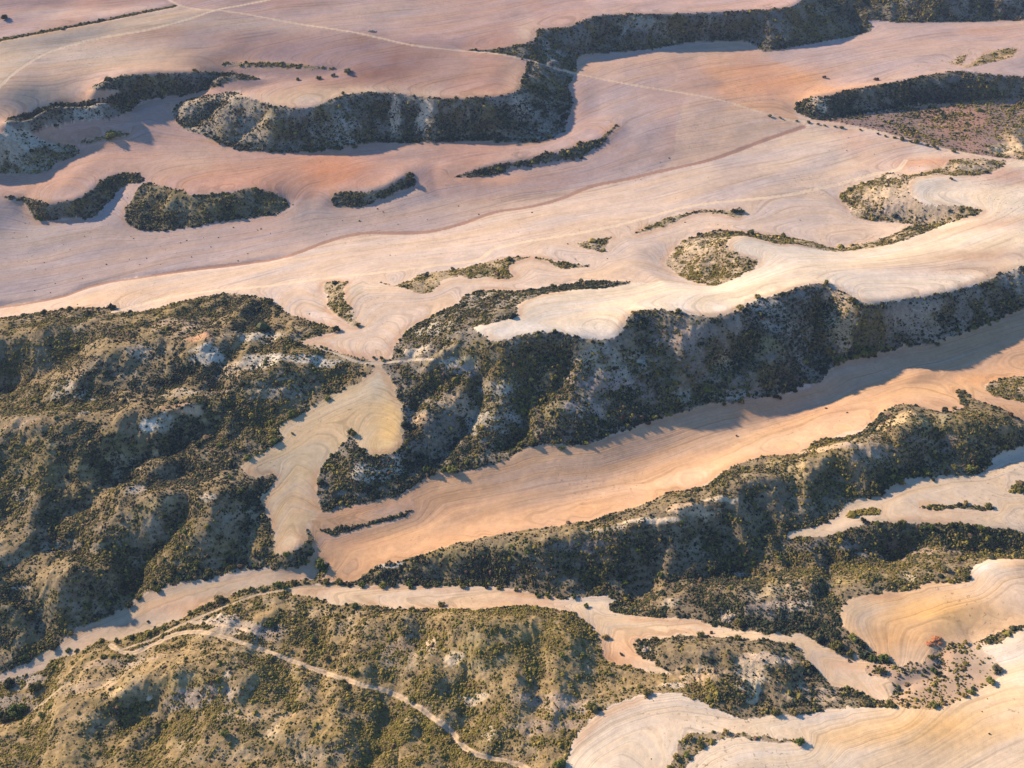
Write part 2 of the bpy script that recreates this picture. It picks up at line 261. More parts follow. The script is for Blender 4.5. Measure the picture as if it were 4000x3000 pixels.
# paint order matters: later polygons lie over earlier ones.  kind, label, colour, bush density per m2, outline
LAND = [
 ('field', 'pale pinkish valley field crossed by a dark stream line, broad and bare', PALE, .0012, "O -300,-200 2600,-200 2600,1900 -300,1900"),
 ('field', 'lilac-grey stony field between the brown stream line and the scrub hillocks', (.385,.295,.275), .004, "T2 840,785 600,870 300,980 0,1050 T1 1800,1110 1600,1150 1400,1230 1200,1280 1000,1310 800,1380 600,1430 400,1440 200,1440 0,1480 T0 2054,1480 M0 1750,10 1500,50 1200,85 900,130 700,160 550,195 400,250 200,290 0,320 -200,330 T0 -200,1150 1000,1000 2212,1000 T1 1500,800 2212,600 T2 300,600"),
 ('field', 'mauve bare field above the dark ditch in the far left corner', (.32,.225,.22), 0, "T0 -200,290 0,245 500,150 1080,35 1030,-20 1030,-160 -200,-160"),
 ('field', 'greyish tan field between the dark ditch and the curving track, far left', TAN, 0, "T0 -200,290 0,245 500,150 1080,35 1200,55 1330,62 1150,120 900,185 600,235 300,320 100,440 0,530 -200,740"),
 ('field', 'pale pink field along the far edge, above the straight light track', (.42,.28,.245), 0, "T0 1330,62 1480,80 1800,140 2212,205 T1 500,280 830,315 1000,320 1300,250 1400,180 1650,110 1700,95 1560,0 1480,-160 T0 1030,-160 1030,0 1200,50"),
 ('field', 'rosy field corner at the top edge above the far scrub band', (.50,.33,.28), 0, "T1 1560,0 1640,60 1700,95 2212,105 T2 400,90 760,65 850,0 870,-160 T1 1480,-160"),
 ('field', 'cream and red mesa-top field in the upper left inside the curving track', (.42,.28,.225), 0, "T0 -200,745 0,540 100,445 300,325 600,240 900,190 1150,125 1330,70 1480,85 1800,145 2212,210 T1 500,285 830,320 1210,372 1215,450 1200,600 700,640 300,600 0,640 T0 1950,690 1650,670 1480,590 1510,545 1700,505 2050,440 1650,480 1400,530 700,660 100,800 -200,900"),
 ('field', 'pink and orange valley field wrapping the foot of the upper mesas', PINK, 0, "T0 -200,850 40,815 200,800 700,700 1000,600 1450,505 1700,478 2100,432 2212,432 1850,492 1510,550 1100,640 1060,700 1200,800 1500,900 2000,900 2212,880 T1 500,860 1250,860 1400,800 1450,700 1440,500 1480,445 2200,590 2120,700 2120,800 2100,960 2000,1010 1600,1100 1300,1190 900,1260 700,1220 560,1180 520,1130 400,1130 0,1200 T0 2100,1230 2050,1210 1830,1235 1760,1200 1500,1170 1200,1200 900,1130 840,1070 620,1130 430,1245 290,1255 150,1215 0,1210 -200,1200"),
 ('field', 'orange field with a straight right edge below the far scrub band', (.50,.32,.22), 0, "T1 1480,445 1500,360 1560,330 2212,255 T2 0,262 490,250 560,290 700,380 850,455 1000,525 1110,565 900,605 805,650 800,700 830,745 580,688 330,613 0,553 T1 2200,578"),
 ('field', 'lilac field between the orange field and the far right scrub band', (.42,.31,.28), 0, "T2 490,250 560,290 700,380 850,455 1000,525 1110,565 1300,525 1500,490 1840,440 2000,470 2400,480 2400,100 1700,120 1240,125 1280,190 900,270 610,320"),
 ('field', 'creamy wedge of field between the main track and a brown field line', (.49,.35,.27), 0, "T1 2200,580 T2 330,617 580,692 850,765 840,785 600,870 300,980 0,1050 T1 2054,1040 2100,960 2120,800 2150,690"),
 ('field', 'white contour-ploughed field snaking along the ridge in the centre', WHITE, 0, "M1 860,440 1000,410 1120,370 1135,310 1200,270 1300,235 1500,210 1740,190 1840,160 2212,170 M2 150,175 300,185 420,145 560,60 T2 560,1610 400,1545 375,1500 400,1470 470,1455 700,1506 900,1530 1040,1553 1180,1542 1350,1515 1560,1455 1700,1395 1950,1305 1640,1265 1510,1200 1490,1150 1520,1105 1660,1080 1990,1070 2110,1000 2400,1000 M2 2400,10 2100,120 1700,250 1270,310 1120,250 970,190 750,240 430,370 250,390 50,360 M1 1950,350 1810,430 1770,490 1700,525 1500,510 1300,490 1080,530 970,535 890,475"),
 ('field', 'pale tongue-shaped field left of the white ridge, narrowing to a track', (.53,.40,.31), 0, "M1 240,655 100,610 0,565 -100,540 M0 1880,550 1860,530 1950,500 2090,460 2200,450 M1 170,430 110,350 70,290 75,200 100,165 220,160 330,175 470,210 600,225 680,150 800,125 1060,140 1090,50 1200,15 1310,25 1420,80 1590,65 2010,120 2100,160 1840,162 1600,150 1500,165 1350,195 1150,215 960,210 880,225 780,290 660,345 600,380 470,450 430,490 380,560 370,600 600,600 620,640 400,650"),
 ('field', 'pinkish-orange ploughed valley field running diagonally below the central scrub slope', ORANGE, 0, "M2 2400,290 2050,390 1600,545 1250,620 1050,670 950,780 700,860 300,910 0,990 M1 1900,1050 1590,1160 1180,1190 900,1305 580,1365 400,1475 0,1570 M0 2000,1575 B0 1960,80 1890,250 1935,320 1880,400 1950,420 2010,360 2020,400 1970,470 1960,500 2100,500 2212,520 B1 205,470 205,460 330,400 480,360 760,275 1200,190 1600,130 1950,20 M2 200,1430 340,1340 450,1280 800,1220 980,1130 1250,1050 1400,930 1480,915 1650,955 1830,940 1790,830 1840,830 1900,880 2120,970 2250,1040 2400,1100 2400,1000 2212,900 2100,880 1970,830 1965,800 2080,755 2400,730"),
 ('field', 'tan field with swirling plough lines dropping from the saddle to the valley', (.44,.345,.235), 0, "M1 300,665 265,665 245,690 200,750 140,790 0,850 M0 1950,910 1850,980 1760,1020 1720,1070 1735,1140 1600,1220 1495,1290 1510,1340 1580,1370 1700,1345 1650,1450 1600,1490 1640,1600 B0 1660,150 1690,250 1690,325 1760,335 1850,300 1890,250 1885,190 1960,80 M0 1985,1560 1960,1450 1965,1360 1990,1290 2060,1230 2130,1140 2165,1095 M1 130,1130 170,1190 240,1225 330,1225 400,1200 430,1160 430,930 375,790 330,720"),
 ('field', 'long narrow tan field curving along the foot of the dark left hillside', (.40,.315,.235), 0, "B0 -150,1150 0,1090 100,1040 250,960 390,860 500,790 700,710 800,650 900,580 1050,530 1300,480 1600,430 1800,420 1880,400 1950,410 1940,470 1800,510 1600,540 1400,600 1250,660 1100,740 950,800 700,870 600,890 360,990 200,1060 0,1100 -150,1160"),
 # ---- scrub; cool dark ground on the long slopes carries part of their shade
 ('hillside', 'blue-grey scrub band falling from the far plateau along the top right', (.20,.20,.21), .6, "T1 830,313 1000,300 1150,275 1240,250 1260,185 1450,170 1530,130 1650,95 2212,85 T2 400,70 760,45 830,0 860,-160 2400,-160 2400,115 2212,125 1700,140 1450,140 1250,130 1275,190 900,270 610,320 560,290 490,255 0,268 T1 2212,260 1900,310 1600,335 1510,350 1490,440 1200,372 1100,345"),
 ('hillside', 'gullied scrub slope under the red mesa field, upper centre', (.27,.26,.26), .44, "T1 1200,372 1490,440 1460,520 1475,660 1430,770 1420,820 1250,880 900,870 500,885 200,880 0,920 T0 2212,905 1950,935 1700,940 1450,920 1250,840 1100,770 1070,700 1090,650 1200,605 1450,570 1490,590 1560,610 1650,640 1800,665 1950,660 2054,610 T1 0,610 100,580 300,570 500,590 700,610 1050,590 1150,550 1160,490 1190,440"),
 ('hillside', 'dark scrub bank below the cream mesa on the left', (.22,.215,.215), .56, "T0 35,740 100,715 200,690 360,635 480,630 640,615 740,575 720,555 560,550 600,520 700,480 800,465 1000,460 1200,445 1440,455 1600,490 1450,500 1200,580 900,620 790,690 700,730 500,740 330,770 200,815 190,835 100,830 40,810"),
 ('hillside', 'scrubby knoll with a pale top at the left edge under the dark bank', (.46,.39,.32), .24, "T0 -200,830 0,820 40,808 100,825 200,835 300,880 430,900 490,930 450,970 340,1010 310,1050 200,1075 0,1070 -200,1060"),
 ('hillside', 'S-shaped dark scrub bank on the left below the pink field', (.21,.185,.15), .56, "T0 30,1210 150,1215 290,1255 430,1245 530,1200 620,1120 720,1075 850,1070 880,1100 870,1130 800,1130 740,1170 650,1270 560,1345 430,1345 270,1365 210,1350 150,1250 60,1225"),
 ('hillside', 'oval terraced scrub hillock below the pink field, left of centre', (.22,.195,.135), .54, "T0 880,1135 1000,1150 1100,1170 1200,1205 1350,1195 1450,1185 1500,1165 1560,1160 1700,1200 1770,1240 1770,1280 1700,1320 1500,1350 1250,1390 1050,1420 900,1425 800,1390 770,1320 790,1260 840,1190"),
 ('hillside', 'short comma-shaped scrub bank right of the oval hillock', (.23,.20,.16), .46, "T1 0,1200 100,1185 250,1185 330,1165 400,1120 440,1100 445,1070 490,1065 500,1100 505,1145 480,1155 400,1180 330,1220 180,1275 60,1282 0,1270 T0 2045,1255"),
 ('hillside', 'thin dark scrub bank bending across the pink upper valley', (.22,.20,.19), .46, "T1 745,1093 900,1045 1080,1000 1160,998 1250,970 1300,945 1400,935 1500,900 1510,885 1640,860 1690,820 1750,770 1760,775 1700,835 1690,865 1600,930 1540,965 1480,980 1300,1010 1180,1025 1100,1025 1050,1065 900,1092"),
 ('hillside', 'straight dark scrub-lined ditch in the far left corner', (.15,.125,.15), .9, "T0 -200,286 0,240 500,145 800,85 1080,30 1085,38 800,97 500,157 0,253 -200,300"),
 ('hillside', 'tiny brown scrub strip in the mesa field near the top left', (.34,.28,.24), .42, "T0 1360,402 1420,385 1540,390 1700,390 1850,400 2060,428 1850,422 1700,415 1550,415 1450,412"),
 ('hillside', 'small scrub tuft strip inside the pink field at far left', (.34,.30,.24), .55, "T0 500,880 560,865 640,840 660,810 720,812 780,830 720,850 620,865 560,885"),
 ('hillside', 'dark blue scrub ridge at the right edge under the lilac field', (.20,.195,.20), .6, "T2 800,680 810,640 900,600 1000,595 1100,560 1300,525 1500,490 1700,450 1840,440 2000,462 2212,475 2400,480 2400,640 2212,635 2000,640 1800,635 1500,650 1300,690 1080,725 950,740 860,720"),
 ('rough_pasture', 'mauve rough pasture dotted with small bushes at the right edge', (.21,.155,.15), .16, "T2 860,730 950,742 1080,727 1300,692 1500,652 1800,637 2400,640 2400,1010 2212,990 2000,965 1800,930 1450,845 1250,785"),
 ('hillside', 'warm bushy knolls beside the track at the right edge', (.50,.37,.28), .16, "T2 2060,840 2130,790 2250,750 2400,760 2400,990 2212,985 2080,960 1990,930 2000,900 2080,880"),
 ('hillside', 'little golden bushy rise at the far right edge', (.50,.36,.24), .14, "T2 1690,375 1780,385 1800,355 1865,335 1830,390 1850,405 1920,365 2030,315 2160,300 2140,345 1950,400 1850,418 1800,400"),
 ('hillside', 'tan scrub patch curling round the tip of the upper right plateau field', (.50,.40,.32), .20, "T2 1070,1215 1160,1150 1270,1115 1380,1070 1500,1085 1690,1040 1760,990 2000,985 2100,1000 1990,1070 1850,1085 1660,1080 1520,1105 1490,1150 1510,1200 1570,1245 1640,1265 1780,1270 1900,1285 1950,1305 1850,1345 1600,1382 1400,1370 1260,1365 1160,1335 1130,1280"),
 ('hillside', 'scrub knoll and thin scrub ribbon along the back of the white field, right', (.52,.42,.33), .22, "T2 0,1620 50,1550 110,1490 200,1450 330,1420 400,1428 520,1435 700,1460 900,1490 1040,1535 1180,1510 1300,1480 1420,1440 1500,1400 1600,1382 1850,1345 1940,1308 1700,1395 1560,1455 1350,1515 1180,1542 1040,1553 900,1530 800,1505 700,1508 560,1470 470,1455 400,1470 375,1500 400,1545 470,1580 550,1600 570,1610 M2 560,60 540,85 400,145 300,185 150,150 60,110 10,60"),
 ('hillside', 'thin scrub hook on a field edge in the pale valley', (.46,.38,.28), .22, "T1 1870,1445 1950,1400 2050,1350 2212,1310 T2 130,1315 250,1298 380,1300 440,1285 490,1305 445,1345 350,1325 260,1312 140,1328 60,1370 0,1400 T1 2000,1410"),
 ('hillside', 'small triangular scrub patch in the pale valley', (.48,.39,.30), .22, "T1 1510,1505 1600,1490 1720,1465 1690,1500 1670,1560 1600,1540 1530,1525"),
 ('hillside', 'wavy scrub bank above the tongue-shaped field', (.48,.38,.27), .26, "M1 280,160 340,175 390,180 470,150 560,110 680,90 740,88 900,50 1060,18 1150,10 1210,10 1090,50 1080,90 1110,130 1060,142 950,130 860,142 800,125 720,135 680,150 640,190 600,225 540,232 470,208 390,187 330,178"),
 ('hillside', 'small pointed scrub bank right of the wavy scrub bank', (.42,.35,.25), .30, "M1 1230,12 1310,18 1390,35 1480,45 1590,65 1500,72 1420,82 1370,58 1310,28"),
 ('hillside', 'narrow scrub bank left of the tongue-shaped field', (.44,.36,.26), .30, "M0 1995,210 2010,170 2060,163 2140,163 2125,200 2125,280 2165,340 2200,390 M1 100,370 170,430 120,432 60,395 0,345 M0 2030,320 2020,250"),
 ('hillside', 'large gullied scrub slope between the white ridge field and the orange valley', (.25,.235,.23), .50, "M1 370,605 380,560 430,490 470,450 600,380 660,345 780,290 810,250 880,225 960,210 1150,215 1350,195 1500,165 1600,150 1700,155 1840,160 1740,190 1500,210 1300,235 1200,270 1140,310 1125,370 1000,410 870,440 890,470 970,520 1080,515 1150,485 1300,470 1400,475 1500,490 1600,510 1700,515 1770,480 1810,400 1850,350 1950,330 2100,335 M2 50,340 130,360 250,370 350,370 430,340 490,310 600,260 750,220 880,175 970,170 1040,190 1120,230 1200,280 1270,290 1400,280 1700,230 1900,180 2100,100 2212,60 2400,0 2400,290 2212,330 2050,390 1850,470 1600,545 1450,560 1250,620 1050,670 990,720 950,780 850,800 700,860 500,890 300,910 100,960 0,990 M1 1900,1050 1700,1110 1590,1160 1300,1170 1180,1190 1050,1260 900,1305 700,1340 580,1365 480,1420 400,1475 250,1515 0,1570 M0 2000,1575 1975,1540 1960,1450 1965,1360 1990,1290 2060,1230 2130,1140 2160,1080 M1 115,1095 130,1130 170,1190 240,1225 330,1225 400,1200 430,1160 430,1050 430,930 400,880 375,790 330,720 300,665 300,650 340,640"),
 ('hillside', 'large dark scrub hillside with white marl scars filling the left', (.29,.225,.14), .42, "M0 -200,400 0,385 100,370 250,350 480,320 690,320 760,340 870,345 1000,310 1200,260 1400,230 1550,245 1650,265 1720,310 1770,350 1900,400 2000,430 2090,460 1950,500 1860,530 1880,550 1980,560 2100,600 M1 100,615 240,655 245,690 200,750 140,790 0,850 M0 1950,910 1850,980 1760,1020 1720,1070 1735,1140 1600,1220 1495,1290 1510,1340 1580,1370 1700,1350 1650,1450 1600,1490 1640,1600 B0 1660,150 1690,250 1690,325 1760,335 1850,300 1890,250 1885,190 1930,240 1935,320 1880,400 1800,420 1600,430 1300,480 1050,530 900,580 800,650 700,710 500,790 390,860 250,960 100,1040 0,1090 -200,1170"),
 ('hillside', 'scrub ridge and stream gully below the orange valley, right of centre', (.26,.21,.15), .48, "B1 200,462 240,430 330,400 480,360 580,330 760,275 1000,225 1200,190 1350,170 1460,150 1600,130 1750,80 1950,20 M2 0,1460 200,1430 270,1400 340,1340 450,1280 600,1240 800,1220 900,1160 980,1130 1150,1110 1250,1050 1320,980 1400,930 1480,915 1570,930 1650,955 1760,960 1830,940 1800,870 1790,830 1840,830 1900,880 2000,920 2120,970 2250,1040 2400,1090 B2 2400,1400 0,1400 0,1230 B1 2000,1210 1500,1200 1500,760 1420,640 1200,575 1000,545 700,535 300,530 0,540 B0 2000,540 1930,510 1960,495 2100,515 B1 150,500"),
 ('hillside', 'small dark scrub knob with a bush curl at the right edge of the orange valley', (.46,.36,.28), .26, "M2 1970,815 2080,758 2250,735 2400,730 2400,1000 2230,915 2100,885 2000,855"),
 ('hillside', 'olive scrub hills in the foreground crossed by a two-rut track', (.37,.275,.155), .34, "B0 -200,1180 0,1100 200,1060 360,990 600,890 700,870 950,800 1100,740 1250,660 1400,600 1600,540 1800,510 1930,480 2020,380 2030,420 1980,500 1940,530 1800,560 1900,595 1980,610 2100,655 B1 150,655 300,670 450,680 650,680 900,685 1050,670 1150,660 1300,665 1440,690 1520,720 1600,800 1640,880 1670,950 1700,1000 1830,1030 1950,1060 2100,1075 B2 300,1100 300,1300 B1 2000,1900 1000,1900 0,2000 B0 0,2000 -200,2000"),
 # ---- fields lying inside the scrub
 ('field', 'pale winding field strip below the scrub ridge, forking round a scrubby island', (.52,.40,.29), .002, "B0 1790,570 1850,552 2212,545 B1 0,546 300,535 700,537 1000,547 1200,577 1330,602 1420,615 1520,600 1700,600 1750,625 1700,660 1710,690 1800,710 2000,730 2212,737 B2 200,745 290,780 400,800 600,830 780,835 870,850 950,890 1070,940 1200,980 1300,1010 1250,1040 1270,1080 1340,1110 1420,1150 1400,1210 1370,1245 1330,1245 1200,1190 1100,1160 1000,1140 950,1080 900,1020 850,985 845,940 800,910 700,880 550,865 300,850 100,835 0,850 B1 1970,865 1900,880 1860,910 1880,950 1960,1000 2100,1075 1950,1060 1830,1030 1700,1000 1670,950 1640,880 1600,800 1520,720 1440,690 1300,665 1150,660 1050,670 900,685 650,680 450,680 300,670 150,655 0,650 B0 1980,610 1850,590"),
 ('field', 'greyish field with a narrow tail under the right scrub ridge', (.48,.38,.29), 0, "M2 2400,1130 2212,1180 2050,1230 1980,1310 1900,1350 1700,1355 1480,1380 1400,1410 1280,1490 1150,1520 1080,1560 1050,1610 950,1659 B2 760,210 745,240 830,240 1000,220 1150,180 1280,140 1450,145 1700,150 1900,160 2050,180 2400,190"),
 ('field', 'apricot-coloured bowl-shaped field with a red earth heap, lower right', (.55,.38,.25), 0, "B2 2400,360 2212,370 2000,370 1920,400 1880,450 1870,500 1800,510 1620,520 1540,550 1400,570 1220,590 1110,640 1085,690 1090,750 1130,820 1200,880 1300,960 1390,1020 1500,1022 1600,1000 1660,950 1720,915 1850,890 1950,880 2000,850 2080,810 2212,780 2400,740"),
 ('rough_pasture', 'grey-brown rough pasture with scattered bushes under the apricot field', (.35,.26,.21), .075, "B2 1300,1010 1390,1022 1500,1024 1600,1002 1660,952 1720,917 1850,892 1950,885 2060,900 2100,1000 2080,1090 1980,1170 1850,1240 1700,1290 1400,1285 1340,1250 1400,1210 1425,1150 1340,1110 1265,1080 1250,1040"),
 ('field', 'cream ploughed field sweeping across the bottom right corner', (.60,.48,.36), .001, "B1 1430,1800 1440,1600 1480,1500 1560,1400 1620,1330 1750,1260 1900,1215 2000,1200 2212,1210 B2 100,1215 220,1260 330,1310 450,1350 600,1345 800,1330 1000,1300 1150,1280 1400,1285 1700,1290 1850,1230 1980,1160 2060,1090 2070,1020 2000,960 1950,910 2060,880 2120,850 2212,800 2400,770 2400,2000 0,2000 B1 1430,2000"),
 # ---- scrub islands in those fields
 ('hillside', 'bushy tongue inside the cream field at the bottom edge', (.42,.33,.25), .16, "B2 -20,1760 10,1640 60,1560 100,1490 150,1450 250,1440 400,1445 550,1455 700,1480 810,1497 790,1507 600,1482 430,1472 330,1490 230,1540 170,1590 110,1659 60,1760"),
 ('hillside', 'dark shrubby islet at the tip of the greyish field', (.30,.26,.20), 1.3, "B2 1120,115 1140,85 1180,72 1250,60 1320,70 1310,88 1200,98"),
 ('hillside', 'thin dark shrub streak in the middle of the greyish field', (.30,.26,.20), 1.3, "B2 1550,58 1700,45 1850,38 1950,48 2035,62 1950,74 1800,62 1650,62"),
 ('hillside', 'half-hidden dark shrub islet at the right edge of the greyish field', (.30,.26,.20), 1.3, "M2 2105,1452 2150,1420 2230,1395 2400,1400 2400,1460 2200,1460"),
 ('hillside', 'thin dark bank crossing the orange valley at its left end', (.30,.23,.22), 1.2, "B0 1975,195 2060,180 2140,170 B1 80,165 240,140 380,105 500,70 380,125 250,160 100,190 0,210 B0 2100,210"),
]
# tracks: label, colour, half width (m), two ruts?, line
TRACKS = [
 ('dirt_track', 'two-rut dirt track winding over the olive hills to the bottom edge', (.44,.345,.255), .92, 1, "B0 680,900 740,940 800,950 870,930 960,890 1050,845 1150,820 1250,820 1350,840 1500,890 1700,960 2000,1070 2212,1140 B1 350,1190 500,1270 650,1370 740,1440 780,1500 840,1550 950,1590 1080,1620 1190,1659 1290,1720"),
 ('dirt_track', 'faint pale track along the foot of the olive hills', (.34,.27,.20), .6, 0, "B0 745,928 900,880 1060,800 1250,720 1400,660 1550,600 1700,570 1900,540 2212,545"),
 ('dirt_track', 'old overgrown track branching across the olive hills', (.44,.35,.27), .7, 0, "B0 1180,760 1300,770 1450,790 1600,830"),
 ('dirt_track', 'long light dirt track running diagonally from the far mesas to the right edge', (.50,.39,.31), .95, 0, "T0 1330,62 1480,80 1800,140 2212,205 T1 500,281 830,315 1000,330 1200,370 1330,410 1480,450 1800,515 2200,580 T2 330,615 580,690 850,760 1050,785 1250,800 1450,850 1700,915 2000,970 2212,1000 2400,1010"),
 ('dirt_track', 'light track curving round the cream field in the upper left corner', (.54,.43,.34), 1.25, 0, "T0 -100,640 0,530 100,440 300,320 600,235 900,185 1150,120 1330,62 1500,30 1750,-20"),
 ('dirt_track', 'short far track leaving the junction at the top edge', (.48,.38,.32), 1.1, 0, "T0 1330,62 1200,55 1080,20 1000,-40"),
 ('dirt_track', 'thin cream track lengthwise through the pale valley', (.60,.48,.38), 1.3, 1, "M0 700,345 1000,265 1300,215 1600,190 2054,130 M1 300,100 600,60 900,20 T1 1000,1530 1500,1440 1750,1390 2050,1310 2212,1270 T2 400,1240 700,1210 1000,1150 1300,1070 1430,1045 1480,990"),
 ('dirt_track', 'brown dry stream line winding along the pale valley', (.30,.19,.16), 1.7, 0, "T2 850,783 600,870 300,980 0,1050 T1 1800,1110 1600,1150 1400,1230 1200,1280 1000,1310 800,1380 600,1430 400,1440 200,1440 0,1480 M0 1750,10 1500,50 1200,85 900,130 700,160 550,195 400,250 200,290 0,320 -100,330"),
 ('dirt_track', 'pale path over the scrub saddle beside the tongue-shaped field', (.42,.36,.30), .7, 0, "M1 -120,560 50,615 160,655 300,660 500,640 620,640"),
 ('dirt_track', 'narrow worn path above the dry wash at the lower left edge', (.32,.26,.19), .5, 0, "B0 -50,1430 0,1405 140,1345 260,1270 320,1215 420,1130"),
 ('dirt_track', 'rutted end of the narrow field at the left edge', (.46,.36,.29), 1.2, 0, "B0 -100,1140 0,1098 120,1068 260,1035"),
]
# patches of other soil, and lilac cloud shade put into the soil colour: crop x,y, radius x, radius y (crop px), colour, strength
PATCHES = [
 ('T0',1650,280,520,95,(.18,.085,.075),.9), ('T1',250,400,430,95,(.19,.09,.075),.85), ('T0',2000,360,500,80,(.20,.10,.09),.7), ('T1',800,470,250,60,PINK,.7), ('T1',1130,470,60,110,CREAM,.8),
 ('T0',1900,610,450,40,CREAM,.8), ('T1',150,580,300,30,CREAM,.7), ('T1',700,590,350,25,CREAM,.6),
 ('T0',600,350,550,70,(.58,.45,.34),.7), ('T0',200,560,250,80,(.55,.40,.28),.6), ('T0',640,580,120,30,(.47,.31,.23),.8), ('T0',1500,150,600,30,CREAM,.6),
 ('T0',600,70,400,30,(.50,.38,.33),.8), ('T0',300,20,300,30,RED,.35), ('T0',1700,20,600,40,RED,.45), ('T1',900,170,500,60,(.40,.26,.22),.5), ('T1',1200,230,60,80,CREAM,.6), ('T1',300,60,300,40,CREAM,.4),
 ('T0',1200,1010,300,70,(.54,.36,.26),.8), ('T0',2050,1050,220,80,(.52,.23,.13),.95), ('T1',0,1060,130,70,(.50,.24,.14),.6), ('T0',1350,1110,250,60,(.46,.24,.16),.7), ('T0',800,950,200,60,(.50,.30,.22),.7), ('T0',1600,1150,300,40,(.46,.24,.16),.6), ('T0',200,1130,300,60,(.46,.26,.18),.6), ('T0',600,860,200,40,(.48,.29,.22),.5),
 ('T1',600,900,500,40,(.46,.27,.19),.5), ('T1',1200,900,300,50,(.47,.28,.2),.5), ('T1',900,1110,250,25,(.50,.26,.16),.6), ('T1',1800,650,350,160,(.38,.295,.28),.85), ('T1',1600,1000,400,80,(.37,.285,.275),.75), ('T1',1900,900,150,150,(.37,.29,.28),.7), ('T1',700,920,300,40,(.36,.28,.26),.6),  # lilac ones on the pink field: cloud shade painted into the soil
 ('T2',300,430,350,90,(.52,.28,.17),.8), ('T2',800,500,250,60,(.56,.30,.16),.9), ('T2',400,560,300,60,(.50,.27,.17),.7), ('T2',100,300,300,60,(.46,.33,.25),.7), ('T2',1250,540,350,22,(.58,.32,.17),.9),
 ('T2',1500,270,500,50,(.52,.33,.25),.7), ('T2',900,330,320,50,(.37,.285,.28),.9), ('T2',1950,200,300,30,(.50,.30,.22),.7), ('T2',1650,1000,250,30,(.52,.28,.18),.8), ('T2',2100,1080,250,60,(.52,.28,.19),.7),
 
 ('T0',200,1500,350,150,(.33,.27,.26),.8), ('T0',1900,1330,200,80,(.30,.25,.25),.7), ('T1',700,1250,200,60,(.33,.26,.25),.6), ('T1',1200,1180,300,40,(.36,.27,.24),.6), ('M0',700,250,700,40,(.56,.40,.29),.7), ('M0',100,330,400,30,(.56,.40,.29),.7),
 ('T1',1600,1250,700,50,(.56,.41,.31),.6), ('T1',1000,1440,800,50,(.55,.41,.32),.5),
 ('M1',250,350,150,150,(.55,.42,.32),.5), ('M1',430,540,60,60,(.46,.28,.17),.5), ('M1',100,610,200,20,(.48,.28,.18),.5), ('M1',150,200,120,40,(.60,.50,.40),.6),
 ('M2',1700,80,420,40,(.40,.255,.18),.8), ('M2',1950,0,350,45,(.40,.26,.19),.75), ('M2',2050,-200,300,40,(.44,.29,.21),.7), ('M1',1500,280,400,60,(.64,.54,.45),.6), ('M1',1150,450,300,40,(.62,.55,.49),.8), ('M1',1600,480,150,40,(.62,.55,.49),.7), ('M2',300,320,250,40,(.62,.55,.48),.7), ('M2',1200,230,150,50,(.62,.54,.46),.7), ('M2',1300,100,400,40,(.60,.50,.42),.6),
 ('M2',1900,420,500,80,(.46,.27,.16),.7), ('M2',1400,590,300,50,(.48,.29,.18),.6), ('M2',700,920,300,50,(.47,.29,.19),.6), ('M2',1300,700,350,60,(.49,.33,.23),.6), ('M2',300,1150,500,90,(.50,.35,.26),.6), ('M2',1700,830,350,60,(.54,.34,.19),.8), ('M2',700,1130,500,80,(.54,.36,.22),.7), ('M2',2000,760,150,40,(.50,.27,.13),.8), ('M2',200,1350,400,80,(.56,.38,.26),.7),
 ('M1',600,1380,250,40,(.50,.31,.18),.7), ('M1',300,1550,300,60,(.48,.26,.15),.6), ('M1',1400,1230,300,50,(.48,.33,.22),.6), ('M1',1300,1400,350,60,(.46,.33,.25),.6), ('B1',400,90,200,60,(.48,.34,.27),.6), ('B1',800,230,400,50,(.48,.28,.16),.6), ('B1',500,160,350,50,(.50,.33,.22),.5), ('B0',2050,60,150,30,(.50,.27,.14),.7), ('B0',2100,260,200,50,(.50,.30,.2),.6),
 ('M1',350,1050,80,200,(.60,.41,.19),.9), ('M1',280,720,80,60,(.48,.44,.38),.7), ('M1',50,1000,250,60,(.46,.34,.22),.5), ('M0',1850,1500,150,100,(.50,.35,.23),.5), ('M0',1550,1340,60,40,(.44,.26,.17),.5), ('M0',1950,1100,150,60,(.46,.35,.25),.5), ('B0',1800,200,120,100,(.50,.35,.22),.5),
 ('B0',1150,660,250,50,(.50,.31,.19),.8), ('B0',600,820,300,60,(.44,.33,.25),.5), ('B0',1500,480,300,40,(.44,.32,.25),.5),
 ('B1',1100,630,300,40,(.50,.32,.20),.6), ('B1',1700,980,150,60,(.54,.30,.17),.9), ('B1',1800,900,120,80,(.56,.36,.23),.7), ('B1',1600,640,150,40,(.58,.48,.38),.7), ('B1',600,590,500,40,(.52,.40,.31),.5), ('B2',1100,1030,150,60,(.52,.34,.24),.6), ('B2',1250,1180,150,60,(.58,.40,.26),.7), ('B2',500,820,300,30,(.56,.43,.32),.6),
 ('B2',1700,700,330,110,(.62,.37,.15),.9), ('B2',1500,850,250,70,(.58,.33,.15),.8), ('B2',1200,680,130,90,(.44,.35,.27),.8), ('B2',2150,550,250,150,(.60,.45,.33),.8), ('B2',1970,420,90,50,(.58,.55,.50),.8), ('B2',1500,960,180,40,(.46,.32,.21),.6),
 ('B2',1650,1400,500,120,(.62,.38,.16),.8), ('B2',1250,1480,350,50,(.62,.40,.20),.7), ('B2',2100,1250,150,120,(.62,.43,.27),.6), ('B2',300,1380,300,50,(.60,.51,.43),.7), ('B2',500,1560,350,80,(.60,.51,.43),.7), ('B2',2100,950,150,100,(.64,.54,.45),.8), ('B2',1000,1340,300,40,(.56,.47,.40),.6), ('B2',2100,1550,250,80,(.48,.37,.28),.6), ('B2',1500,1620,200,60,(.50,.38,.29),.5), ('B1',2000,1350,250,100,(.54,.42,.33),.5),
 ('T0',150,1450,250,60,(.40,.32,.29),.6), ('T1',1380,1000,250,40,(.37,.27,.25),.6),
]
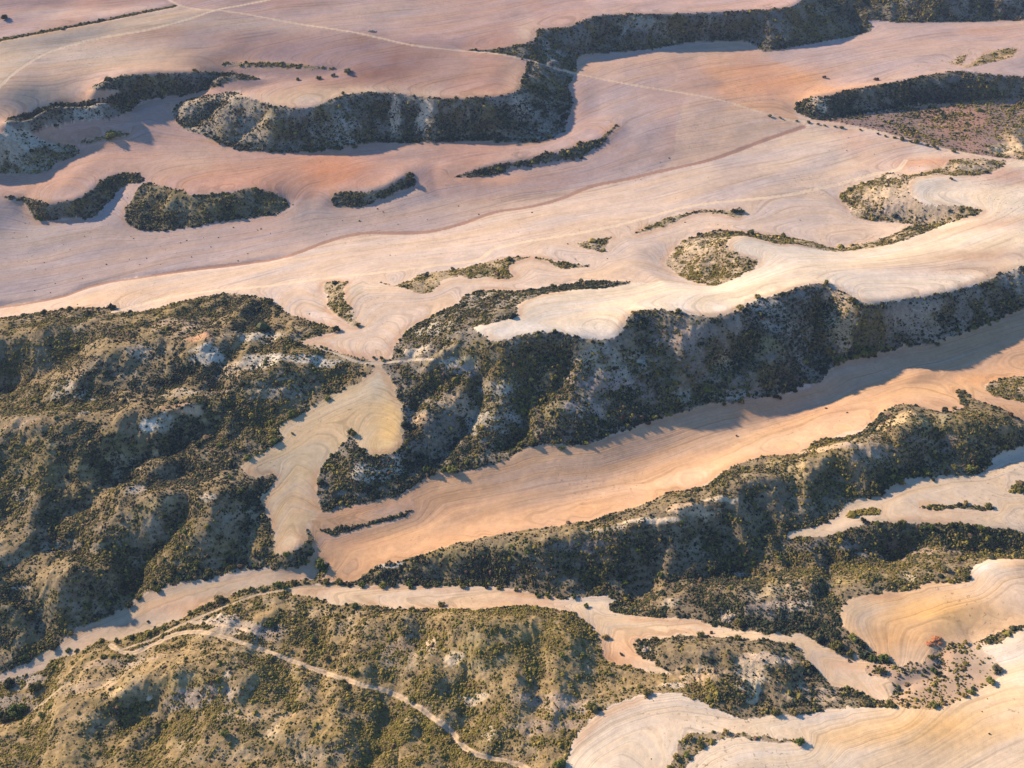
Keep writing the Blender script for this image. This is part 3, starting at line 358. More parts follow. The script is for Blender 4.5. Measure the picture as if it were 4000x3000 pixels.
# bare white marl, sunlit gully faces put into the colour, and dense or sparse scrub inside the slopes: crop x,y, rx, ry, colour or None, strength, density factor
SCARS_AND_SUN = [
 ('M0',1280,600,90,50,MARL,.9,.35), ('M0',1620,660,130,60,MARL,.9,.35), ('M0',1850,630,230,35,MARL,.95,.3), ('M0',1620,500,130,40,MARL,.8,.4), ('M0',1430,700,110,50,(.50,.40,.31),.8,.5), ('M0',920,1040,60,28,(.66,.60,.52),.95,.05), ('M0',1000,1020,70,40,MARL,.7,.5), ('M0',1240,500,80,28,(.48,.28,.18),.9,.2), ('M0',1130,940,110,28,(.50,.30,.18),.8,.4), ('M0',1080,420,160,70,(.44,.33,.26),.8,.5), ('M0',880,600,110,40,(.52,.42,.33),.8,.5), ('M0',400,820,90,60,MARL,.7,.6), ('M0',540,880,90,40,(.50,.46,.40),.8,.5), ('M0',460,730,80,40,(.50,.36,.23),.7,.5), ('M0',780,1290,150,50,MARL,.6,.7), ('M0',130,1030,100,30,(.50,.34,.20),.7,.5), ('M0',830,1440,70,30,(.46,.40,.36),.7,.4), ('M0',520,970,40,25,(.60,.55,.48),.8,.3), ('M0',100,1480,150,50,(.48,.42,.36),.6,.6), ('M0',960,1220,20,20,(.52,.33,.18),.9,.2), ('M0',1280,1490,50,30,(.52,.45,.38),.7,.4), ('M0',1700,800,250,60,(.42,.38,.33),.6,.8), ('M0',1300,850,300,50,(.40,.34,.29),.7,.6), ('M0',250,380,250,40,(.46,.34,.21),.7,.7),
 ('M0',600,1170,500,90,(.30,.26,.12),.5,1.4), ('M0',900,1560,150,50,(.32,.28,.12),.5,1.4), ('M0',200,600,300,60,(.26,.22,.15),.5,1.4), ('M0',150,850,200,70,(.26,.24,.2),.5,1.3),
 ('B0',850,380,60,20,MARL,.6,.5), ('B0',380,310,120,40,(.46,.42,.37),.6,.7), ('B0',1480,440,60,20,(.52,.48,.42),.6,.5), ('B0',600,300,60,30,MARL,.5,.6), ('B0',130,550,60,20,(.42,.36,.30),.8,.3), ('B0',1000,250,500,150,(.26,.23,.19),.5,1.25), ('B0',300,700,400,100,(.26,.23,.19),.5,1.25),
 ('M1',600,450,150,50,MARL,.8,.45), ('M1',520,590,100,30,(.50,.43,.35),.9,.15), ('M1',800,670,130,35,MARL,.8,.3), ('M1',950,240,150,30,MARL,.6,.6), ('M1',980,960,150,130,(.50,.48,.45),.75,.8), ('M1',1090,780,90,40,(.52,.50,.46),.7,.7), ('M1',1560,600,80,60,(.54,.38,.22),.8,.5), ('M1',1500,650,60,30,(.56,.38,.22),.8,.4), ('M1',1270,780,50,60,(.54,.34,.18),.8,.5), ('M1',530,1010,80,40,(.52,.36,.22),.7,.5), ('M1',750,910,120,60,(.50,.36,.25),.7,.5), ('M1',1750,650,200,60,(.46,.45,.42),.7,.8), ('M1',1550,940,130,50,(.48,.40,.36),.7,.6), ('M1',1650,770,250,50,(.34,.27,.30),.7,.5), ('M1',800,720,150,40,(.36,.29,.30),.6,.5), ('M1',1700,1040,130,50,(.44,.42,.38),.6,.8), ('M1',230,1340,130,60,(.54,.50,.44),.85,.45), ('M1',380,1300,60,60,(.54,.50,.44),.7,.5), ('M1',1350,970,80,50,(.30,.27,.12),.6,1.3), ('M1',850,610,100,50,(.26,.24,.14),.6,1.6), ('M1',650,1180,200,100,(.24,.21,.18),.6,1.3),  # warm orange spots beside gullies: sunlit faces painted into the ground colour
 ('M2',1090,350,90,120,(.56,.41,.29),.85,.45), ('M2',650,320,120,40,(.46,.45,.43),.7,.7), ('M2',650,400,150,40,(.44,.43,.40),.6,.8), ('M2',580,560,150,50,(.30,.27,.12),.7,1.5), ('M2',370,690,90,40,(.56,.38,.24),.85,.4), ('M2',100,480,130,60,(.44,.32,.28),.7,.5), ('M2',1650,430,250,60,(.40,.37,.35),.6,.8), ('M2',2150,130,80,60,(.46,.42,.38),.6,.7), ('M2',880,600,120,100,(.40,.38,.36),.5,.9), ('M2',450,860,200,25,(.46,.43,.39),.7,.5), ('M2',90,870,100,40,(.46,.45,.41),.7,.7),  # the warm tan spots beside gullies have sunlight in their colour
 ('M2',1450,1010,200,50,(.56,.42,.26),.85,.55), ('M2',750,1310,130,70,(.56,.43,.25),.8,.55), ('M2',1000,1180,200,25,(.56,.42,.29),.8,.3), ('M2',1650,1060,200,60,(.32,.28,.13),.6,1.5), ('M2',150,1560,150,40,(.56,.40,.28),.85,.35), ('M2',350,1500,100,20,(.56,.46,.36),.8,.3), ('M2',1200,1150,150,60,(.36,.30,.30),.6,.6), ('M2',1300,1230,250,50,(.36,.31,.30),.6,.7), ('M2',1800,1180,250,50,(.34,.29,.28),.6,.7),
 ('B1',340,410,120,14,(.56,.50,.44),.9,.2), ('B1',1950,130,200,18,(.58,.48,.38),.9,.2), ('B1',1700,180,150,15,(.50,.42,.33),.8,.4), ('B1',1000,330,400,50,(.28,.25,.13),.6,1.4), ('B1',1550,300,150,30,(.28,.22,.22),.7,.4), ('B1',2080,640,70,30,(.50,.42,.34),.7,.4), ('B1',700,480,400,40,(.24,.21,.16),.5,1.3),
 ('B2',950,480,500,40,(.40,.33,.18),.7,1.2), ('B2',700,580,200,40,(.50,.38,.25),.7,.5), ('B2',700,680,250,60,(.40,.32,.29),.7,.5), ('B2',1500,480,60,40,(.56,.48,.38),.7,.4), ('B2',370,720,60,40,(.54,.43,.33),.8,.3), ('B2',850,640,70,20,(.50,.44,.38),.7,.4), ('B2',200,1080,150,60,(.52,.38,.26),.8,.45), ('B2',530,1070,100,80,(.58,.46,.34),.85,.35), ('B2',520,1180,80,60,(.60,.49,.36),.8,.35), ('B2',650,980,150,40,(.54,.42,.34),.8,.25), ('B2',900,1200,150,60,(.50,.38,.29),.7,.4), ('B2',1000,280,200,30,(.34,.29,.27),.6,.7), ('B2',1300,350,120,20,(.42,.36,.33),.8,.3), ('B2',1600,330,200,30,(.36,.25,.22),.6,.6), ('B2',440,465,40,12,(.44,.38,.36),.8,.2), ('B2',1700,240,300,50,(.28,.24,.22),.6,1.1), ('B2',40,1150,80,20,(.60,.50,.42),.8,.2),
 ('B1',1000,900,250,150,(.36,.30,.13),.6,1.5), ('B1',1300,820,150,80,(.36,.30,.13),.5,1.3), ('B1',600,900,40,60,(.58,.46,.33),.8,.35), ('B1',740,990,60,40,(.56,.46,.36),.8,.35), ('B1',850,1240,100,30,(.60,.50,.38),.8,.3), ('B1',1400,1250,250,60,(.46,.37,.34),.6,.6), ('B1',450,930,150,80,(.36,.28,.27),.6,.6), ('B1',250,1000,200,60,(.30,.25,.20),.5,1.1), ('B1',960,1450,40,40,(.58,.49,.40),.7,.4), ('B1',1300,1400,250,40,(.36,.28,.26),.6,.6), ('B1',400,1400,200,60,(.46,.36,.16),.6,1.1), ('B1',100,1380,200,40,(.50,.37,.18),.6,.9),
 ('B0',1900,700,150,40,(.50,.38,.25),.7,.6), ('B0',1500,800,250,60,(.42,.36,.33),.7,.35), ('B0',1350,740,150,40,(.46,.40,.36),.8,.25), ('B0',1650,830,150,50,(.38,.31,.30),.6,.5), ('B0',700,1010,300,40,(.42,.33,.30),.6,.6), ('B0',150,1130,150,60,(.34,.29,.27),.8,.35), ('B0',100,1260,200,60,(.30,.26,.24),.8,.35), ('B0',550,1150,150,60,(.48,.36,.26),.7,.6), ('B0',740,1190,100,30,(.56,.42,.25),.8,.4), ('B0',1300,1210,250,50,(.40,.34,.33),.7,.5), ('B0',1600,1330,250,40,(.52,.38,.25),.7,.4), ('B0',1690,1430,40,70,(.58,.46,.32),.7,.4), ('B0',800,1440,170,60,(.20,.18,.14),.7,1.6), ('B0',600,1590,150,50,(.22,.20,.15),.6,1.5), ('B0',1150,1120,150,50,(.34,.29,.13),.5,1.4), ('B0',1700,1100,200,50,(.36,.30,.14),.5,1.3), ('B0',500,1350,100,40,(.50,.38,.24),.6,.6), ('B0',920,1230,20,12,(.62,.52,.40),.9,.1), ('B0',1400,1080,25,25,(.60,.50,.38),.8,.2), ('B0',600,1420,40,40,(.54,.36,.24),.7,.4), ('B0',1500,1580,200,50,(.46,.36,.25),.5,.8), ('B0',2000,1580,200,60,(.40,.34,.28),.5,.8),
 ('T1',560,720,50,50,(.60,.46,.36),.9,.3), ('T1',385,720,35,50,(.58,.44,.34),.9,.35), ('T1',1150,650,60,50,(.48,.41,.36),.7,.5), ('T1',60,800,80,60,(.48,.47,.45),.7,.6), ('T0',1250,720,150,80,(.42,.36,.30),.6,.7), ('T0',1600,800,120,80,(.42,.36,.30),.6,.7), ('T0',2000,830,100,60,(.44,.44,.43),.6,.7), ('T0',1350,600,150,25,(.50,.40,.30),.8,.5), ('T0',150,860,150,40,(.50,.44,.38),.9,.2), ('T0',150,970,200,40,(.46,.44,.42),.6,.7), ('T0',550,680,100,40,(.48,.44,.40),.7,.5), ('T0',1100,1270,200,40,(.44,.37,.24),.6,.9),  # pale warm ribs between gullies: their sunlit sides painted lighter
 ('T2',950,650,60,40,(.58,.46,.36),.85,.35), ('T2',2100,920,100,40,(.60,.48,.34),.8,.5), ('T2',1400,1090,100,30,(.50,.41,.35),.7,.5), ('T2',1350,1170,120,50,(.56,.44,.34),.7,.7), ('T2',1450,1250,150,50,(.42,.35,.33),.6,.7), ('T2',250,1500,120,60,(.58,.48,.38),.7,.8), ('T2',2000,100,400,40,(.30,.28,.27),.4,1.2),
 ('T1',1350,330,80,50,(.46,.42,.40),.6,.6), ('T1',1900,140,250,20,(.42,.38,.33),.6,.6), ('T1',1780,130,40,60,(.42,.38,.34),.5,.6),
]
# ------------------------------------------------------------------ the land: heights solved between the traced lines
GS = 1.5
GX0, GX1, GY0, GY1 = -780.0, 780.0, 40.0, 1240.0
GNX, GNY = int((GX1 - GX0) / GS) + 1, int((GY1 - GY0) / GS) + 1
def sample(G, x, y):
    fx = np.clip((np.asarray(x) - GX0) / GS, 0, GNX - 1.001)
    fy = np.clip((np.asarray(y) - GY0) / GS, 0, GNY - 1.001)
    ix, iy = fx.astype(int), fy.astype(int)
    fx, fy = fx - ix, fy - iy
    return (G[iy, ix] * (1 - fx) + G[iy, ix + 1] * fx) * (1 - fy) + (G[iy + 1, ix] * (1 - fx) + G[iy + 1, ix + 1] * fx) * fy
def at_height(p):
    xn, dy, dz = rays(p[:, 0], p[:, 1])
    t = (CAM_H - p[:, 2]) / -dz
    return np.stack([xn * t, dy * t, p[:, 2]], 1)
def densify(w, step=0.7):
    out = []
    for a, b in zip(w[:-1], w[1:]):
        n = max(1, int(np.linalg.norm(b[:2] - a[:2]) / step))
        out.append(a + (b - a) * (np.arange(n) / n)[:, None])
    return np.vstack(out + [w[-1:]])
pts = []
for line in HEIGHTS.strip().splitlines():
    pts.append(densify(at_height(curve(parse(line)))))
pts = np.vstack(pts)
def solve(pts):
    H = None
    for lev in (64, 32, 16, 8, 4, 2, 1):
        g = GS * lev
        nx, ny = int((GX1 - GX0) / g) + 2, int((GY1 - GY0) / g) + 2
        ix, iy = np.round((pts[:, 0] - GX0) / g).astype(int), np.round((pts[:, 1] - GY0) / g).astype(int)
        ok = (ix >= 0) & (ix < nx) & (iy >= 0) & (iy < ny)
        k = iy[ok] * nx + ix[ok]
        s = np.bincount(k, pts[ok, 2], nx * ny)
        c = np.bincount(k, minlength=nx * ny)
        fixed = (c > 0).reshape(ny, nx)
        val = (s / np.maximum(c, 1)).reshape(ny, nx)
        if H is None:
            H = np.full((ny, nx), 8.0)
        else:
            yy, xx = np.minimum(np.arange(ny) / 2, H.shape[0] - 1.001), np.minimum(np.arange(nx) / 2, H.shape[1] - 1.001)
            y0, x0 = yy.astype(int), xx.astype(int)
            fy, fx = (yy - y0)[:, None], (xx - x0)[None]
            H = (H[y0][:, x0] * (1 - fx) + H[y0][:, x0 + 1] * fx) * (1 - fy) + (H[y0 + 1][:, x0] * (1 - fx) + H[y0 + 1][:, x0 + 1] * fx) * fy
        for it in range(300 if lev > 8 else 90 if lev > 1 else 40):
            H[fixed] = val[fixed]
            P = np.pad(H, 1, mode='edge')
            H = 0.25 * (P[:-2, 1:-1] + P[2:, 1:-1] + P[1:-1, :-2] + P[1:-1, 2:])
        H[fixed] = val[fixed]
    return H[:GNY, :GNX]
def blur(G, n):
    for _ in range(n):
        P = np.pad(G, 1, mode='edge')
        G = (P[:-2, 1:-1] + 2 * P[1:-1, 1:-1] + P[2:, 1:-1]) / 4
        P = np.pad(G, 1, mode='edge')
        G = (P[1:-1, :-2] + 2 * P[1:-1, 1:-1] + P[1:-1, 2:]) / 4
    return G
H0 = blur(solve(pts), 5)
# a broader smoothing takes the creases out of the open fields (weighted in below, away from the slopes)
H0s = blur(H0, 40)

def onto_land(px, py, G):
    """first hit of the sight lines with the height field G"""
    xn, dy, dz = (np.asarray(a, float) for a in rays(px, py))
    zs = np.linspace(75, -30, 260)
    n = len(xn)
    best = np.full(n, np.nan)
    prev_t = prev_f = None
    for z in zs:
        t = (CAM_H - z) / -dz
        f = z - sample(G, xn * t, dy * t)
        if prev_f is not None:
            hit = np.isnan(best) & (f <= 0)
            a = prev_f / np.maximum(prev_f - f, 1e-9)
            best = np.where(hit, prev_t + (t - prev_t) * a, best)
        prev_t, prev_f = t, f
    best = np.where(np.isnan(best), CAM_H / -dz, best)
    return xn * best, dy * best

# ------------------------------------------------------------------ outlines brought down onto the land
POLY = []
for kind, label, colr, dens, s in LAND:
    p = curve(parse(s)[:, :2], True, 5)
    POLY.append(np.stack(onto_land(p[:, 0], p[:, 1], H0), 1))
def crossings(poly, y):
    a, b = poly, np.roll(poly, -1, 0)
    m = (a[:, 1] <= y) != (b[:, 1] <= y)
    a, b = a[m], b[m]
    return np.sort(a[:, 0] + (y - a[:, 1]) / (b[:, 1] - a[:, 1]) * (b[:, 0] - a[:, 0]))
def fill(poly, ys, xs_of_row, fn):
    lo, hi = poly[:, 1].min(), poly[:, 1].max()
    for j in np.nonzero((ys >= lo) & (ys <= hi))[0]:
        c = crossings(poly, ys[j])
        xs = xs_of_row(j)
        for q in range(0, len(c) - 1, 2):
            i0, i1 = np.searchsorted(xs, c[q]), np.searchsorted(xs, c[q + 1])
            if i1 > i0:
                fn(j, i0, i1)
gxs, gys = GX0 + GS * np.arange(GNX), GY0 + GS * np.arange(GNY)
GREG = np.zeros((GNY, GNX), int)
for k, poly in enumerate(POLY):
    def put(j, a, b, k=k): GREG[j, a:b] = k
    if k: fill(poly, gys, lambda j: gxs, put)
IS_SCRUB = np.array([l[3] > 0 for l in LAND])
HILL = np.array([l[0] == 'hillside' for l in LAND])
gscrub = HILL[GREG]
def dist_to(mask):
    """distance (m) to the nearest cell of mask, by jump flooding"""
    INF = 10**6
    sy, sx = np.where(mask, np.arange(GNY)[:, None], -INF), np.where(mask, np.arange(GNX)[None], -INF)
    yy, xx = np.arange(GNY)[:, None], np.arange(GNX)[None]
    d = (yy - sy).astype(float)**2 + (xx - sx).astype(float)**2
    step = 256
    while step:
        for oy in (-step, 0, step):
            for ox in (-step, 0, step):
                if oy == ox == 0: continue
                ny, nx = np.clip(yy + oy, 0, GNY - 1), np.clip(xx + ox, 0, GNX - 1)
                cy, cx = sy[ny, nx], sx[ny, nx]
                nd = (yy - cy).astype(float)**2 + (xx - cx).astype(float)**2
                m = nd < d
                d, sy, sx = np.where(m, nd, d), np.where(m, cy, sy), np.where(m, cx, sx)
        step //= 2
    return np.sqrt(d) * GS
d_out, d_in = dist_to(gscrub), dist_to(~gscrub)
# open fields: smoother, with a gentle roll; scrub: gullies, spurs and faint benches
wf = smooth(d_out, 4, 22)
H1 = H0 * (1 - wf) + H0s * wf
XX, YY = np.meshgrid(gxs, gys)
H1 = H1 + wf * (2.3 * fbm(XX / 80, YY / 62, 3, 3) + 0.35 * fbm(XX / 26, YY / 22, 5, 2))
ws = smooth(d_in, 0, 11)
wx, wy = XX + 9 * fbm(XX / 30, YY / 30, 11, 2), YY + 9 * fbm(XX / 30, YY / 30, 12, 2)
rid = 1 - np.abs(fbm(wx / 25, wy / 55, 21, 4)) * 2.6
H1 = H1 + ws * (2.3 * (rid - 0.35) + 1.1 * (0.6 - 2.2 * np.abs(fbm(wx / 13, wy / 19, 33, 3))) + 0.7 * fbm(XX / 8, YY / 10, 31, 3))
for depth, hw, s in GULLIES:
    p = curve(parse(s)[:, :2])
    gx, gy = onto_land(p[:, 0], p[:, 1], H0)
    w = np.stack([gx, gy], 1)
    lo, hi = w.min(0) - 3 * hw, w.max(0) + 3 * hw
    j0, j1 = np.searchsorted(gys, (lo[1], hi[1])); i0, i1 = np.searchsorted(gxs, (lo[0], hi[0]))
    X, Y = XX[j0:j1, i0:i1], YY[j0:j1, i0:i1]
    if X.size == 0: continue
    d2 = np.full(X.shape, 1e9)
    for a, b in zip(w[:-1], w[1:]):
        v = b - a
        t = np.clip(((X - a[0]) * v[0] + (Y - a[1]) * v[1]) / (v @ v + 1e-9), 0, 1)
        d2 = np.minimum(d2, (X - a[0] - t * v[0])**2 + (Y - a[1] - t * v[1])**2)
    fade = np.minimum(ws[j0:j1, i0:i1] * 1.3, 1) if depth > 1.7 else 1.0
    H1[j0:j1, i0:i1] -= 1.3 * depth * fade * np.clip(1.25 * np.exp(-np.sqrt(d2) / (0.8 * hw)) - .12, 0, 1)
bench = H1 / 2.2 + 0.35 * fbm(XX / 20, YY / 20, 41, 2)
H1 = H1 + ws * 0.48 * np.sin(bench * 2 * math.pi) * smooth(fbm(XX / 60, YY / 60, 43, 2), -0.4, 0.3)
H1 = blur(H1, 1)

# ------------------------------------------------------------------ the land as one fine sheet, cut into named pieces
dense_u = np.linspace(-1.12, 1.12, 1180)
side_u = 1.12 + 0.0034 * np.arange(1, 165)
far_u = side_u[-1] + np.array([.05, .12, .25, .5, .9, 1.5, 2.5, 4, 7])
U = np.concatenate([-far_u[::-1], -side_u[::-1], dense_u, side_u, far_u])
v = np.linspace(-0.475, 0.468, 1040)
y_dense = CAM_H * (math.cos(PITCH) + v * math.sin(PITCH)) / (math.sin(PITCH) - v * math.cos(PITCH))
V = np.concatenate([[-250, -150, -80, -20, 20, 50, 75, 92], y_dense[y_dense > 100], y_dense[-1] + np.array([15, 40, 80, 150, 260, 420, 700, 1200, 2200, 4500])])
FX = U[None] * np.maximum(0.4246 * V + 96, 70)[:, None]
FY = np.repeat(V[:, None], len(U), 1)
NJ, NI = FX.shape
REG = np.zeros((NJ, NI), np.int32)
for k, poly in enumerate(POLY):
    def put(j, a, b, k=k): REG[j, a:b] = k
    if k: fill(poly, V, lambda j: FX[j], put)
# ragged margins: the outlines wander by about a metre
ox_ = 1.3 * fbm(FX / 3.5, FY / 3.5, 301, 3, .6) / np.gradient(FX, axis=1)
oy_ = 1.3 * fbm(FX / 3.5, FY / 3.5, 302, 3, .6) / np.gradient(FY, axis=0)
REG = REG[np.clip(np.arange(NJ)[:, None] + np.rint(oy_).astype(int), 0, NJ - 1), np.clip(np.arange(NI)[None] + np.rint(ox_).astype(int), 0, NI - 1)]
VEG = HILL[REG].astype(np.float32)
BUSH = np.array([l[3] for l in LAND], np.float32)[REG]
CL = np.array([l[2] for l in LAND], np.float32)[REG]
FZ = sample(H1, FX, FY)
din, dout = sample(d_in, FX, FY), sample(d_out, FX, FY)
FZ = FZ + smooth(din, 0, 4) * (0.42 * fbm(FX / 3.2, FY / 3.2, 51, 4, .6)) + 0.05 * fbm(FX / 3, FY / 3, 52, 2)
gy_, gx_ = np.gradient(H1, GS)
steep = sample(np.hypot(gx_, gy_), FX, FY)
rill = np.abs(fbm((FX + 3 * fbm(FX / 8, FY / 12, 54, 2)) / 4.2, FY / 17, 53, 3, .55))
FZ = FZ + smooth(din, 0.5, 6) * smooth(steep, .12, .4) * (0.8 - 2.6 * rill) * 0.26
CONC = sample(blur(H1, 40) - H1, FX, FY)          # hollows positive, crests negative
far = smooth(np.hypot(FX, FY), 1500, 5000)
FZ = FZ * (1 - far) + 30 * far

MW = np.zeros((NJ, NI), np.float32)
def blobs(items, scrub):
    for it in items:
        c, cx, cy, rx, ry, colr, st = it[:7]
        px, py = src(c, cx, cy)
        wx, wy = onto_land([px], [py], H1)
        wx, wy = wx[0], wy[0]
        depth = wy * math.cos(PITCH) + CAM_H * math.sin(PITCH)
        m = (1400 / 2212) * depth / (2000 / TH)
        ang = math.atan2(CAM_H - 10, wy)
        ax, ay = rx * m, ry * m / math.sin(ang if not scrub else min(1.2, ang + 0.2))
        k = 2.6
        j0, j1 = np.searchsorted(V, (wy - k * ay, wy + k * ay))
        i0 = np.searchsorted(FX[j0:j1 + 1].min(0) if j1 > j0 else FX[j0], wx - k * ax) if j1 > j0 else 0
        sl_ = (slice(j0, j1), slice(0, NI))
        X, Y = FX[sl_], FY[sl_]
        sc = max(ax, ay)
        n1 = fbm(X / (sc * .45), Y / (sc * .35), int(cx) % 97, 4, .6)
        r2 = ((X - wx) / ax)**2 + ((Y - wy) / ay)**2
        if scrub:
            w = smooth(np.sqrt(r2) + 0.75 * n1, 1.25, 0.7) * VEG[sl_]
        else:
            w = np.exp(-r2 * 0.8 * (1 + 0.5 * n1)) * (1 - VEG[sl_])
        w = (w * st)[..., None].astype(np.float32)
        CL[sl_] = CL[sl_] * (1 - w) + np.array(colr, np.float32) * w
        if scrub:
            BUSH[sl_] *= 1 + (it[7] - 1) * w[..., 0]
            if it[7] < 1: MW[sl_] = np.maximum(MW[sl_], w[..., 0] * min(1, 1.5 * (1 - it[7])))
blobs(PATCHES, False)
blobs(SCARS_AND_SUN, True)

# vegetation comes in drifts; the bare ground between is stony
drift = fbm(FX / 16, FY / 13, 61, 4, .6)
PLOUGHED0 = np.array([l[0] == 'field' for l in LAND])[REG]
drift2 = fbm(FX / 5, FY / 4, 63, 3, .6)
BUSH *= np.where(PLOUGHED0, 1.0, 0.16 + 0.84 * smooth(drift + 0.8 * drift2, -0.32, 0.32)) * np.where(PLOUGHED0, 1.0, 1.3)
stony = smooth(fbm(FX / 9, FY / 9, 71, 4, .62), 0.05, 0.5) * VEG
CL = CL * (1 + (0.16 * fbm(FX / 7, FY / 6, 73, 4, .6) * (0.4 + 0.6 * VEG))[..., None])
CL = CL * (1 - 0.30 * stony[..., None]) + np.array((.56, .50, .42), np.float32) * 0.30 * stony[..., None]
# plants keep to the little contour steps
BUSH *= np.where(PLOUGHED0, 1.0, 0.55 + 0.8 * smooth(np.sin(2 * math.pi * (FZ / 1.5 + 0.5 * fbm(FX / 12, FY / 12, 65, 3))) + 0.8 * fbm(FX / 3, FY / 3, 66, 2), -0.5, 0.6))
BUSH *= np.where(PLOUGHED0, 1.0, np.clip(1.05 + 0.45 * CONC, 0.45, 1.6))
# dry grass in drifts
gr = smooth(fbm(FX / 22, FY / 18, 75, 4, .6) + .5 * fbm(FX / 4, FY / 4, 76, 3, .6), -0.15, 0.45) * VEG
gr = (gr * np.clip(BUSH / .12, 0, 1) * np.clip(0.66 - 0.22 * CONC, 0.2, 0.92) * (1 - MW))[..., None]
CL = CL * (1 - gr) + np.array((.255, .195, .058), np.float32) * gr
# litter under the bushes
lit = ((0.34 + 0.50 * np.clip(BUSH / .35, 0, 1)) * VEG * (1 - 0.85 * MW))[..., None]
CL = CL * (1 - lit) + np.array((.105, .080, .046), np.float32) * lit
soil_n = fbm(FX / 95, FY / 130, 401, 4, .55)
upper = smooth(FY, 380, 520) * (1 - VEG)
for m_, c_ in ((smooth(soil_n, 0.08, 0.45), (.40, .20, .14)), (smooth(-soil_n, 0.08, 0.45), (.33, .265, .27))):
    w_ = (0.42 * m_ * upper)[..., None]
    CL = CL * (1 - w_) + np.array(c_, np.float32) * w_
PLOUGH = (1 - VEG) * (np.array([l[0] == 'field' for l in LAND])[REG]).astype(np.float32)
# a reddish unploughed rim runs round the scrub banks
rim = np.exp(-((dout - 2.2) / 1.6)**2) * (1 - VEG) * smooth(fbm(FX / 25, FY / 25, 81, 2), -0.1, 0.35)
CL = CL * (1 - 0.55 * rim[..., None]) + np.array((.40, .24, .15), np.float32) * 0.55 * rim[..., None]

def line_dist(w, margin):
    lo, hi = w.min(0) - margin, w.max(0) + margin
    j0, j1 = np.searchsorted(V, (lo[1], hi[1]))
    d = np.full((NJ, NI), 99.0)
    for a, b in zip(w[:-1], w[1:]):
        ya, yb = min(a[1], b[1]) - margin, max(a[1], b[1]) + margin
        j0, j1 = np.searchsorted(V, (ya, yb))
        if j1 <= j0: continue
        sx = np.maximum(0.4246 * V[[j0, j1 - 1]] + 96, 70)
        xl, xr = min(a[0], b[0]) - margin, max(a[0], b[0]) + margin
        i0, i1 = np.searchsorted(U, min(xl / sx[0], xl / sx[1])), np.searchsorted(U, max(xr / sx[0], xr / sx[1]))
        if i1 <= i0: continue
        X, Y = FX[j0:j1, i0:i1], FY[j0:j1, i0:i1]
        vv = b - a
        t = np.clip(((X - a[0]) * vv[0] + (Y - a[1]) * vv[1]) / (vv @ vv + 1e-9), 0, 1)
        d[j0:j1, i0:i1] = np.minimum(d[j0:j1, i0:i1], np.hypot(X - a[0] - t * vv[0], Y - a[1] - t * vv[1]))
    return d
PIECES = [(k, l) for k, l in ((q[0], q[1]) for q in LAND)]
for kind, label, colr, hw, ruts, s in TRACKS:
    p = curve(parse(s)[:, :2])
    tx, ty = onto_land(p[:, 0], p[:, 1], H1)
    d = line_dist(np.stack([tx, ty], 1), hw * 3)
    d = d + 0.25 * fbm(FX / 4, FY / 4, 91, 2)
    w = smooth(d, hw * 1.15, hw * 0.8)
    if ruts:
        w = w * (1 - 0.45 * np.exp(-(d / (hw * 0.3))**2))
    w = w[..., None].astype(np.float32)
    CL = CL * (1 - w) + np.array(colr, np.float32) * w
    inside = d < hw
    BUSH[d < hw * 1.25] = 0
    PLOUGH[inside] = 0
    VEG[inside] = 0
    REG[inside] = len(PIECES)
    PIECES.append((kind, label))
CL = np.clip(CL, 0.02, 0.8)
# past both sides of the traced land the same country goes on, folded back on itself
REFL = 1.032
mu = np.where(np.abs(U) > REFL, np.sign(U) * np.maximum(2 * REFL - np.abs(U), 0.2), U)
mi = np.clip(np.searchsorted(U, mu), 0, NI - 1)
mi[np.abs(U) <= REFL] = np.nonzero(np.abs(U) <= REFL)[0]
hu = np.sign(U) * np.maximum(REFL - np.sqrt((np.abs(U) - REFL)**2 + 0.016**2), 0.2)   # heights: no crease at the fold
hu = U + (hu - U) * smooth(np.abs(U), 0.5, 1.0)
hi = np.clip(np.searchsorted(U, hu), 1, NI - 1)
hf = (hu - U[hi - 1]) / (U[hi] - U[hi - 1])
FZ = FZ[:, hi - 1] * (1 - hf) + FZ[:, hi] * hf
CL, BUSH, REG, VEG, PLOUGH, din, dout, CONC, PLOUGHED0 = (A[:, mi] for A in (CL, BUSH, REG, VEG, PLOUGH, din, dout, CONC, PLOUGHED0))
BUSH[(np.abs(U) > side_u[-1])[None].repeat(NJ, 0)] = 0
BUSH[(V > y_dense[-1] + 1) | (V < 99)] = 0
# ------------------------------------------------------------------ materials
def mat(name, rough=0.95):
    m = bpy.data.materials.new(name)
    m.use_nodes = True
    b = m.node_tree.nodes["Principled BSDF"]
    b.inputs["Roughness"].default_value = rough
    b.inputs["Specular IOR Level"].default_value = 0.1
    return m, m.node_tree, b
def node(t, kind, **kw):
    n = t.nodes.new(kind)
    for k, val in kw.items():
        if k in ('operation', 'attribute_name', 'data_type', 'blend_type', 'noise_dimensions'): setattr(n, k, val)
        else: n.inputs[k].default_value = val
    return n
def math_(t, op, a, b=None, c=None):
    n = t.nodes.new("ShaderNodeMath"); n.operation = op
    for i, q in enumerate((a, b, c)):
        if q is None: continue
        if isinstance(q, (int, float)): n.inputs[i].default_value = q
        else: t.links.new(q, n.inputs[i])
    return n.outputs[0]
def mixc(t, fac, a, b, kind='MIX'):
    n = t.nodes.new("ShaderNodeMix"); n.data_type = 'RGBA'; n.blend_type = kind
    for i, q in ((0, fac), (6, a), (7, b)):
        if isinstance(q, (int, float)): n.inputs[i].default_value = q
        elif isinstance(q, tuple): n.inputs[i].default_value = (*q, 1)
        else: t.links.new(q, n.inputs[i])
    return n.outputs[2]
soil, t, b = mat("bare_and_stony_soil")
ac = node(t, "ShaderNodeAttribute", attribute_name="soil_colour")
av = node(t, "ShaderNodeAttribute", attribute_name="wild")
